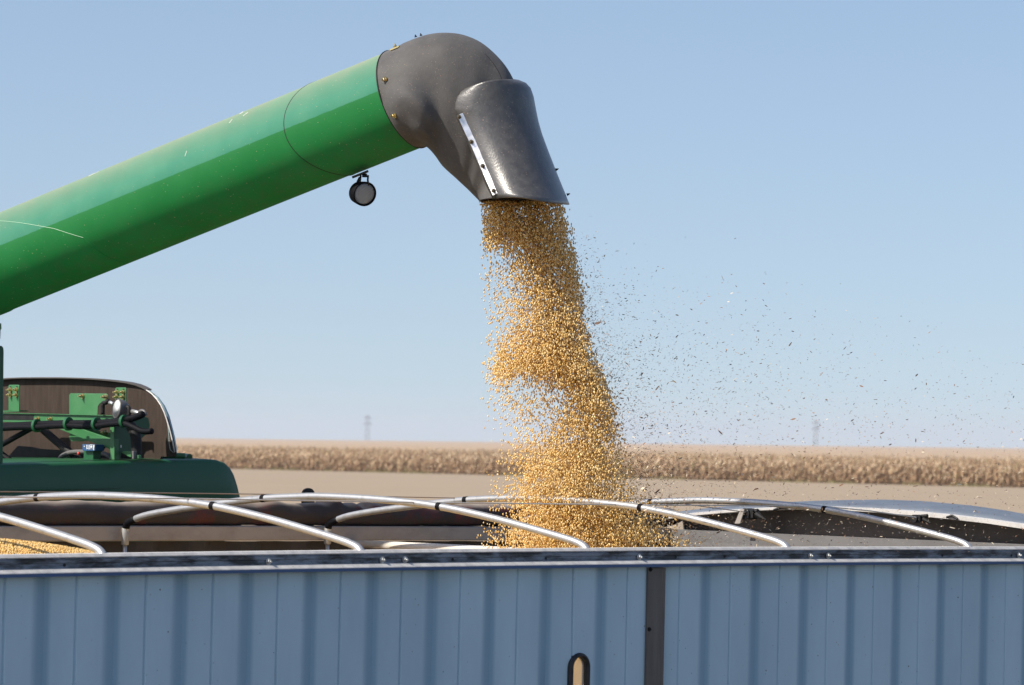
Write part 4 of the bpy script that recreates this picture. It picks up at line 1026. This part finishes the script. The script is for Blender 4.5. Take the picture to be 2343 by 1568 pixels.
# bright strip along the flap's near edge
def strip():
    cl = [(1050, 262), (1061, 287), (1073, 313), (1085, 339), (1097, 367), (1109, 395), (1121, 422), (1131.5, 446)]; L = []; R = []
    pts = []
    for i, (x, y) in enumerate(cl):
        h = rayhit(x + 3, y, [FLO, SPO]); pts.append(h[0] if h else atZ(x, y, 15.93))
    for i, p in enumerate(pts):
        t = (pts[min(i + 1, len(pts) - 1)] - pts[max(i - 1, 0)]).normalized(); nn_ = Vector((-.15, -1, .05)).normalized(); sd = t.cross(nn_).normalized(); nn_ = sd.cross(t).normalized()
        if nn_.y > 0: nn_ = -nn_
        w = .0135; c = p + nn_ * .003
        R.append([c - sd * w, c + sd * w, c + sd * w + nn_ * .0035, c - sd * w + nn_ * .0035])
    v, f = loft(R); o = build('metal_strip', v, f, M['strip'], CB); bevel(o, .0008, 1)
    for x, y in ((1050, 268), (1078, 325), (1104, 380), (1129, 437)):
        h = rayhit(x, y, [o]); p = h[0] if h else atZ(x, y, 15.9); v, f = bolt(p, Vector((-.2, -1, 0)), .0062, .011); build('bolt', v, f, M['oldbolt'], o)
strip()
for x, y in ((1271, 389), (1297, 446)):
    h = atZ(x, y, 16.1); v, f = bolt(h, Vector((.9, -.2, .35)), .0045, .008); build('flap_bolt', v, f, M['black'], FLO)
for x, y, ob in ((880, 182, AUG), (901, 265, AUG)):
    h = rayhit(x + 2, y, [SPO, AUG]); p = h[0] if h else atZ(x, y, 15.95)
    v, f = bolt(p, (-tA * .6 + vA).normalized(), .008, .012); build('bolt', v, f, M['brass'], SPO)
v, f = join([bolt(atZ(906, 113, 16.15), uA, .007, .014), boxv(atZ(900, 118, 16.13), tA * .045, uA * .006, vA * .03), sweep([atZ(902, 106, 16.12), atZ(906, 112, 16.12)], .006, 8)]); build('clamp_bolt', v, f, M['brass'], SPO)
for x, y in ((951, 85), (963, 82)):
    v, f = bolt(atZ(x, y, 16.17), uA, .004, .006); build('rivet', v, f, M['black'], SPO)
# ---- work lamp under the auger
def lamp_under():
    Zl = 16.28; c = atZ(833, 444, Zl); fd = Vector((.62, -.76, -.20)).normalized(); u = fd.cross(Vector((0, 0, 1))).normalized(); w = u.cross(fd).normalized()
    def rg(rx, ry, o): return [c + fd * o + (u * math.cos(a) * rx + w * math.sin(a) * ry) for a in [2 * math.pi * k / 40 for k in range(40)]]
    v, f = loft([rg(.012, .012, -.062), rg(.034, .032, -.058), rg(.052, .047, -.040), rg(.0585, .0515, -.012), rg(.060, .053, .0), rg(.060, .053, .006), rg(.056, .049, .008), rg(.055, .048, .002)])
    h = build('work_lamp', v, f, M['blackrub'], CB, smooth=True, auto=45, label='black work lamp hanging under the auger')
    v, f = loft([rg(.0555, .0485, .001), rg(.045, .039, .0045), rg(.02, .018, .0065), rg(.001, .001, .007)]); build('lens', v, f, M['lens'], h, smooth=True)
    L = [boxv(atZ(806, 408, Zl) + Vector((0, -.03, 0)), tA * .083, Vector((0, .06, 0)), uA * .006)]
    for x in (825, 842): L.append(sweep([atZ(x, 402, Zl - .01), atZ(x - 1, 412, Zl - .02), atZ(x - 3 if x < 830 else x + 1, 424, Zl)], .0042, 8))
    L.append(sweep([atZ(823, 406, Zl), atZ(818, 416, Zl), atZ(815, 428, Zl + .02)], .005, 8)); L.append(sweep([atZ(834, 398, Zl), atZ(834, 406, Zl)], .011, 8))
    v, f = join(L); build('lamp_bracket', v, f, M['black'], h)
lamp_under()
P = [h_[0] for h_ in (rayhit(x, y, [SPO]) for x, y in ((1110, 124), (1121, 137), (1132, 151), (1141, 166), (1147, 180))) if h_]
v, f = sweep(P, .0012, 5); build('mould_line', v, f, M['black'], SPO)

# ---- body of the combine
nH = nh; dH = dh
HP = nH.dot(Vector((-1.39, 19.5, 0)))               # plane of the side hood
FPd = dH.dot(Vector((-1.68, 19.13, 0)))             # plane of the brown cover
def cx2(pts): return [(x * .3086, 695.6 + y * .3086) for x, y in pts]
def cz(pts): return [((250 + x * .2006) * .6049, (1480 + y * .2006) * .6049) for x, y in pts]     # from the fine crop
def cl3(pts): return [((x * .2423) * .6049, (1400 + y * .2423) * .6049) for x, y in pts]
# side hood: sweep a rounded profile along its length
def hood():
    topl = [(-420, 1085), (-120, 1068), (0, 1062), (160, 1057.5), (300, 1053.5), (420, 1051), (480, 1050.5), (500, 1052), (516, 1057), (528, 1068), (536, 1082), (543, 1104), (549, 1130), (553, 1150)]
    rings = []
    P = [onp(x, y, nH, HP) for x, y in topl]
    for i, p in enumerate(P):
        zb = 2.95; zt = p.z; e = max(0, i - 6) / 7.
        ins = nH * .10
        prof_ = [(p, 0, 0)]
        q = [Vector((p.x, p.y, zb)), Vector((p.x, p.y, (zb + zt) / 2)), p - Vector((0, 0, .02)), p + nH * .008 - Vector((0, 0, .006)), p + nH * .03, p + nH * .25 + Vector((0, 0, .006)), p + nH * 1.1 + Vector((0, 0, .0))]
        if i >= 12: q = [Vector((p.x, p.y, min(zb, zt - .002)))] + [Vector((w.x, w.y, max(min(w.z, zt), min(zb, zt - .002)))) for w in q[1:]]
        rings.append(q)
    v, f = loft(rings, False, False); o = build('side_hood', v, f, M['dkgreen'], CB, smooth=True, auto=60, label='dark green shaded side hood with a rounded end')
    o.modifiers.new('thick', 'SOLIDIFY').thickness = .004
    # pressed ridge and lower ledge
    R = [onp(x, y, nH, HP - .002) for x, y in cx2([(-600, 1410), (0, 1384), (400, 1376), (880, 1368)])]
    v, f = sweep(R, [.005, .005, .005, .002], 8); build('pressed_ridge', v, f, M['dkgreen'], o, smooth=True)
hood()
def sec_box(k0, k1, z0, z1, w0, w1, name, m, bw=.05):
    b0 = Vector((-1.39, 19.5, 0)); b0.z = 0
    v, f = boxv(b0 + dH * k0 + nH * w0 + Vector((0, 0, z0)), dH * (k1 - k0), nH * (w1 - w0), Vector((0, 0, z1 - z0))); o = build(name, v, f, m, CB); bevel(o, bw, 4); return o
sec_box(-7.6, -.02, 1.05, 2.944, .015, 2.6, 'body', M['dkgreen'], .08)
sec_box(-5.2, -2.2, 2.95, 3.5, .4, 2.5, 'grain_tank', M['green'], .06)
for k in (-6.4, -1.2):
    for w in (.25, 2.45):
        R = .95 if k < -3 else .65; c = Vector((-1.39, 19.5, 0)) + dH * k + nH * (w - (.45 if w < 1 else -.45)); c.z = R; wheel(c, nH if w < 1 else -nH, R, .5 if k < -3 else .35, CB, M['yellow'])
# engine deck floor under the open cover
v, f = boxv(Vector((-1.39, 19.5, 2.96)) + dH * -2. + nH * .1, dH * 1.9, nH * 2.2, Vector((0, 0, .03))); build('engine_deck', v, f, M['black'], CB)
# brown inner face of the raised cover, with its rolled rim
def cover():
    top = [(-300, 610), (-120, 585), (0, 566), (100, 558), (200, 554), (350, 553), (500, 553.5), (630, 557), (750, 564), (850, 573), (900, 579), (960, 588), (1020, 602), (1065, 620), (1100, 640), (1140, 668), (1175, 706), (1205, 750), (1230, 802), (1250, 860), (1265, 910), (1280, 965), (1295, 1030), (1308, 1100)]
    tp = cx2(top); A = [onp(x, y, dH, FPd) for x, y in tp]
    bot = [onp(x, 1078, dH, FPd) for x in (404 - i * 30 for i in range(17))]
    zb = onp(200, 1075, dH, FPd).z
    ring = A + [Vector((A[-1].x, A[-1].y, zb))] + [Vector((A[0].x, A[0].y, zb))]
    inner = [p for p in A]
    # inner sheet as vertical strips
    V, Fc = [], []
    for p in A: V += [p, Vector((p.x, p.y, zb))]
    zr = onp(385, 1045, dH, FPd).z
    for i, (x_, y_) in enumerate(tp):
        if x_ > 368: V[2 * i + 1] = Vector((A[i].x, A[i].y, min(zr, A[i].z - .001)))
    for i in range(len(A) - 1): Fc.append((2 * i, 2 * i + 2, 2 * i + 3, 2 * i + 1))
    V = [Vector(q) for q in V]
    o = build('raised_cover', V, Fc, M['brown'], CB, label='raised engine cover showing its dusty brown inside'); o.modifiers.new('thick', 'SOLIDIFY').thickness = .006
    # rim standing forward along the outline; wider towards the right foot
    R = []
    cA = sum(A, Vector()) / len(A)
    for i, p in enumerate(A[:15]):
        t = (A[min(i + 1, len(A) - 1)] - A[max(i - 1, 0)]).normalized(); nrm = dH.cross(t).normalized()
        if nrm.dot(Vector((0, 0, 1)) + nH * -.7) < 0: nrm = -nrm
        w = .040 if i < 10 else max(.006, .040 - .005 * (i - 9))
        R.append([p + dH * .005, p - dH * w, p - dH * w + nrm * .006, p - dH * w * .6 + nrm * .005, p + dH * .02 + nrm * .006, p + dH * .02])
    v, f = loft(R, True, True); build('cover_rim', v, f, M['rimg'], o, smooth=True, auto=50)
    v, f = sweep([p - dH * .012 for p in A[11:]], .0035, 8); build('rim_edge', v, f, M['railtop'], o, smooth=True)  # pale tube paints the sunlit glint along this part of the rim
    L = cx2([(1246, 905), (1268, 915), (1285, 968), (1312, 1100), (1285, 1106), (1262, 1090), (1252, 1040)])
M['rimg'] = mat('dark_cover_rim', (.07, .06, .052), .5, col2=(.10, .085, .075), nscale=8)
cover()
# outer skin of the cover seen past its right edge
def cover_skin():
    inn = [(1100, 641), (1160, 692), (1200, 750), (1230, 815), (1245, 900), (1252, 980), (1254, 1040), (1262, 1080), (1285, 1100)]
    out = [(1104, 640), (1172, 694), (1222, 760), (1258, 840), (1282, 925), (1298, 990), (1308, 1050), (1312, 1085), (1312, 1106)]
    a = [onp(x, y, dH, FPd - .008) for x, y in cx2(inn)]; b = [onp(x, y, dH, FPd + .05) for x, y in cx2(out)]; m_ = [(p + q) / 2 - nH * .012 for p, q in zip(a, b)]
    v, f = loft([a, m_, b], False, False); o = build('cover_skin', v, f, mat('sky_sheen_skin', (.26, .35, .36), .45), CB, smooth=True); o.modifiers.new('thick', 'SOLIDIFY').thickness = .003  # sky reflected in the green paint is put into this pale colour
cover_skin()
F1 = FPd - .30; F2 = FPd - .24
def gp(name, pts, dist, th, m='green', conv=cx2, bw=.002, label=None): return plate(name, conv(pts), dH, dist, th, M[m], CB, bw, label)
beam = gp('frame_beam', [(-400, 806), (20, 812), (500, 822), (846, 832), (846, 905), (240, 880), (20, 876), (-400, 872)], F1, .05)
plate('beam_slot', cx2([(-300, 818), (20, 820), (246, 824), (246, 861), (20, 858), (-300, 850)]), dH, F1 - .0025, .002, M['black'], beam, 0)
# pale sunlit flange on top of the beam
fl = [onp(x, y, dH, F1) for x, y in cx2([(20, 812), (860, 832)])]; v, f = boxv(fl[0] - dH * .012 + Vector((0, 0, .001)), fl[1] - fl[0], dH * .06, Vector((0, 0, .003))); build('beam_flange', v, f, M['green'], beam)
pl1 = gp('mounting_plate', [(522, 663), (785, 665), (797, 675), (800, 700), (795, 720), (765, 727), (740, 738), (725, 760), (722, 822), (722, 940), (815, 955), (815, 1080), (700, 1010), (600, 1020), (530, 1018), (512, 1000), (512, 675)], F2, .005)
br1 = gp('slotted_bracket', [(70, 600), (135, 600), (142, 606), (142, 790), (62, 790), (62, 608)], F2 - .03, .006)
br2 = gp('slotted_bracket', [(860, 620), (928, 620), (933, 628), (933, 820), (852, 820), (852, 630)], F2 - .03, .006)
v, f = boxv(onp(*cx2([(15, 800)])[0], dH, F2 - .03), onp(*cx2([(142, 797)])[0], dH, F2 - .03) - onp(*cx2([(15, 800)])[0], dH, F2 - .03), dH * .06, Vector((0, 0, .006))); build('bracket_foot', v, f, M['green'], br1)
for b_, xs, ys in ((br1, (77, 123), (637, 675)), (br2, (868, 913), (655, 691))):
    for x in xs:
        for y in ys: v, f = bolt(onp(*cx2([(x, y)])[0], dH, F2 - .032), -dH, .0085, .016); build('bolt', v, f, M['brass'], b_)
        p_ = cx2([(x - 4, ys[0] - 26), (x + 4, ys[0] - 26), (x + 4, ys[0] - 8), (x - 4, ys[0] - 8)]); plate('slot', p_, dH, F2 - .0325, .002, M['black'], b_, 0)
for x, y in ((613, 684), (783, 690), (783, 952)): v, f = bolt(onp(*cx2([(x, y)])[0], dH, F2 - .001), -dH, .009, .018); build('bolt', v, f, M['brass'], pl1)
for x, y in ((283, 853), (377, 854)): v, f = bolt(onp(*cx2([(x, y)])[0], dH, F1 - .001), -dH, .008, .015); build('bolt', v, f, M['brass'], beam)
gp('diagonal_brace', [(437, 928), (600, 925), (815, 998), (815, 1078), (640, 1010)], F1 + .01, .012)
# post with its lit narrow face and shaded side plate
gp('frame_post', [(815, 905), (847, 900), (847, 1156), (815, 1156)], F1 - .02, .03)
NS = HP + .55
def sp(name, pts, dist, th, m='dkgreen', conv=cx2, label=None): return plate(name, conv(pts), nH, dist, th, M[m], CB, .002, label)
nP = nH.dot(onp(*cx2([(847, 1000)])[0], dH, F1 - .02))
side = sp('side_gusset', [(847, 900), (905, 885), (1080, 838), (1100, 845), (1112, 900), (1095, 960), (1045, 1000), (1045, 1152), (990, 1152), (990, 1092), (900, 1100), (890, 1156), (847, 1156)], nP, .006)
for pts in ([(895, 1045), (901, 1048), (901, 1066), (894, 1066)], [(983, 1043), (990, 1043), (990, 1066), (983, 1066)]): plate('slot', cx2(pts), nH, nP - .003, .002, M['reflector'], side, 0)
gp('triangle_plate', [(895, 1100), (915, 1092), (978, 1092), (978, 1136), (960, 1136)], F1 + .02, .01)
gp('grey_stay', [(976, 1092), (990, 1090), (990, 1150), (976, 1150)], F1 - .02, .02, 'lampgrey')
gp('small_lug', [(1003, 1148), (1012, 1118), (1024, 1122), (1028, 1148)], F1, .02)
# lamp on the frame, reflector to the left
def frame_lamp():
    c = onp(*cz([(945, 325)])[0], dH, F1 - .06); fd = (Vector((-.86, -.5, .1))).normalized(); u = fd.cross(Vector((0, 0, 1))).normalized(); w = u.cross(fd).normalized()
    def rg(r, o): return [c + fd * o + (u * math.cos(a) + w * math.sin(a)) * r for a in [2 * math.pi * k / 36 for k in range(36)]]
    R0 = .050
    v, f = loft([rg(.012, -.062), rg(.030, -.058), rg(.043, -.038), rg(R0, -.008), rg(R0, 0), rg(R0 * .95, .002), rg(R0 * .94, -.004)]); h = build('deck_lamp', v, f, M['lampgrey'], CB, smooth=True, auto=50, label='round grey work lamp with a bright silver face')
    v, f = loft([rg(R0 * .94, -.003), rg(R0 * .7, -.012), rg(R0 * .35, -.022), rg(.002, -.026)]); build('reflector', v, f, M['reflector'], h, smooth=True)
    def q(pts, D): return [onp(x, y, dH, D) for x, y in cz(pts)]
    v, f = sweep(q([(820, 210), (900, 245)], F1 - .03), .009, 10); build('lamp_arm', v, f, M['alu'], h, smooth=True)
    v, f = sweep(smooth_poly(q([(690, 440), (690, 290), (700, 225), (760, 215), (800, 170)], F1 - .02), 3), .011, 10); build('lamp_mount', v, f, M['black'], h, smooth=True)
    v, f = sweep(smooth_poly(q([(1185, 460), (1190, 380), (1180, 310), (1150, 300)], F1 - .04), 3), .010, 10); build('lamp_hinge', v, f, M['black'], h, smooth=True)
    v, f = sweep(q([(1230, 380), (1330, 400), (1420, 425)], F1 - .03), .011, 12); build('steel_pipe', v, f, M['alu'], CB, smooth=True)
    v, f = sweep(smooth_poly(q([(1375, 470), (1370, 410), (1410, 370), (1460, 375), (1492, 420), (1490, 460)], F1 - .035), 4), .008, 10); build('hose_clip', v, f, M['lampgrey'], CB, smooth=True)
frame_lamp()
def hose(name, pts, r, D, m='blackrub', conv=cx2, n_=12):
    P = smooth_poly([onp(x, y, dH, D) for x, y in conv(pts)], 5); v, f = sweep(P, r, n_); return build(name, v, f, M[m], CB, smooth=True), P
hb, HPp = hose('hose_bundle', [(-300, 925), (-100, 918), (20, 908), (150, 900), (272, 893), (400, 889), (505, 886), (610, 886), (715, 884), (820, 876), (915, 862), (1000, 843), (1060, 818)], .017, F1 - .085)
h2, _ = hose('hose_bundle', [(-300, 940), (20, 922), (150, 915), (272, 914), (400, 905), (505, 903), (610, 908), (715, 905), (820, 892), (920, 888), (1000, 920), (1060, 945), (1125, 944)], .015, F1 - .10)
for x, y in ((272, 903), (507, 890), (716, 890), (922, 872)):
    c = onp(*cx2([(x, y)])[0], dH, F1 - .092); t = (onp(*cx2([(x + 30, y - 2)])[0], dH, F1 - .092) - c).normalized()
    rr = .0335; u = t.cross(Vector((0, 0, 1))).normalized(); w = u.cross(t)
    def rg(o, r): return [c + t * o + (u * math.cos(a) * r * .9 + w * math.sin(a) * r) for a in [2 * math.pi * k / 24 for k in range(24)]]
    v, f = loft([rg(-.009, rr), rg(.009, rr)]); build('hose_clamp', v, f, M['dkgreen'], hb, smooth=True, auto=40)
hose('lower_hose', [(-200, 1140), (-60, 1075), (20, 1040), (120, 985), (230, 925), (280, 905)], .014, F1 - .06)
hose('lower_hose', [(-200, 1040), (-60, 1070), (20, 1120), (80, 1165), (160, 1230)], .016, F1 - .03)
hose('cable_loop', [(720, 1086), (745, 1088), (765, 1075), (775, 1055)], .006, F1 + .03)
hose('black_bar', [(310, 925), (420, 1020), (545, 1120), (600, 1170)], .020, F1 + .14, 'black')  # black diagonal bar behind the frame
hose('lower_pipe', [(960, 895), (1000, 960), (1010, 1040), (1012, 1135)], .028, F1 + .02, 'black')
gp('deck_shroud', [(60, 1130), (130, 1052), (230, 1060), (300, 1075), (480, 1085), (560, 1095), (650, 1100), (900, 1110), (1000, 1105), (1000, 1152), (60, 1175)], F1 + .2, .01, 'black')
hose('filter_dome', [(430, 1165), (465, 1125), (520, 1102), (590, 1096), (700, 1098), (790, 1118), (840, 1160)], .012, F1 + .10, 'lampgrey')
# fuel-cap style post with a blue label, red plug
gp('filler_neck', [(620, 1088), (692, 1088), (690, 1172), (618, 1172)], F1 - .04, .05, 'dkgreen')
bl = gp('blue_label_block', [(610, 1040), (704, 1042), (704, 1086), (700, 1090), (616, 1090), (610, 1084)], F1 - .06, .06, 'bluebase')if 'bluebase' in M else None
M['bluebase'] = mat('blue_block', (.03, .09, .22), .4)
bl = gp('label_block', [(610, 1040), (704, 1042), (704, 1086), (700, 1090), (616, 1090), (610, 1084)], F1 - .06, .06, 'bluebase')
marks = [[(385, 1010), (398, 1010), (398, 1078), (408, 1078), (408, 1092), (385, 1092)], [(425, 1010), (438, 1010), (438, 1100), (425, 1100)],
         [(450, 1010), (500, 1010), (500, 1022), (450, 1022)], [(455, 1035), (492, 1035), (492, 1065), (455, 1065)], [(450, 1078), (460, 1078), (460, 1095), (450, 1095)], [(484, 1078), (494, 1078), (494, 1095), (484, 1095)],
         [(512, 1012), (530, 1012), (530, 1060), (524, 1060), (524, 1110), (512, 1110)], [(335, 1030), (350, 1030), (350, 1050), (335, 1050)]]
for q_ in marks: plate('label_mark', cz(q_), dH, F1 - .063, .002, M['white'], bl, 0)
v, f = sweep([onp(*cz([(240, 1150)])[0], dH, F1 - .02), onp(*cz([(233, 1200)])[0], dH, F1 - .02)], .0075, 10); build('red_plug', v, f, M['red'], CB, smooth=True)
# green cross tube with a black sleeve
def gt(name, a, b, r, m): 
    A = onp(*cz([a])[0], nH, HP + .22); B = onp(*cz([b])[0], nH, HP + .10); v, f = sweep([A, B], r, 16); return build(name, v, f, M[m], CB, smooth=True, auto=50)
gt('cross_tube', (1580, 1197), (2240, 1222), .0145, 'green'); gt('tube_sleeve', (1660, 1199), (1800, 1205), .0153, 'black'); gt('tube_end', (2185, 1225), (2330, 1240), .0155, 'dkgreen')
# dusty ledge on top of the hood's far end
# tank wall at the left frame edge
plate('tank_wall', [(-420, 760), (-60, 785), (0, 791), (5, 792), (8, 796), (9, 803), (8, 900), (6.5, 1085), (-420, 1085)], nH, HP + .08, .012, M['dkgreen'], CB, .003)
plate('tank_corner', [(-300, 738), (0, 740), (3.2, 740), (3.8, 752), (2.5, 755), (-300, 752)], nH, HP + .3, .05, M['green'], CB, .002)
plate('tank_flap_stay', [(-40, 755), (1.6, 755), (.9, 775), (-40, 775)], nH, HP + .31, .02, M['lampgrey'], CB, .001)
print('faces', sum(len(o.data.polygons) for o in bpy.data.objects if o.type == 'MESH'))
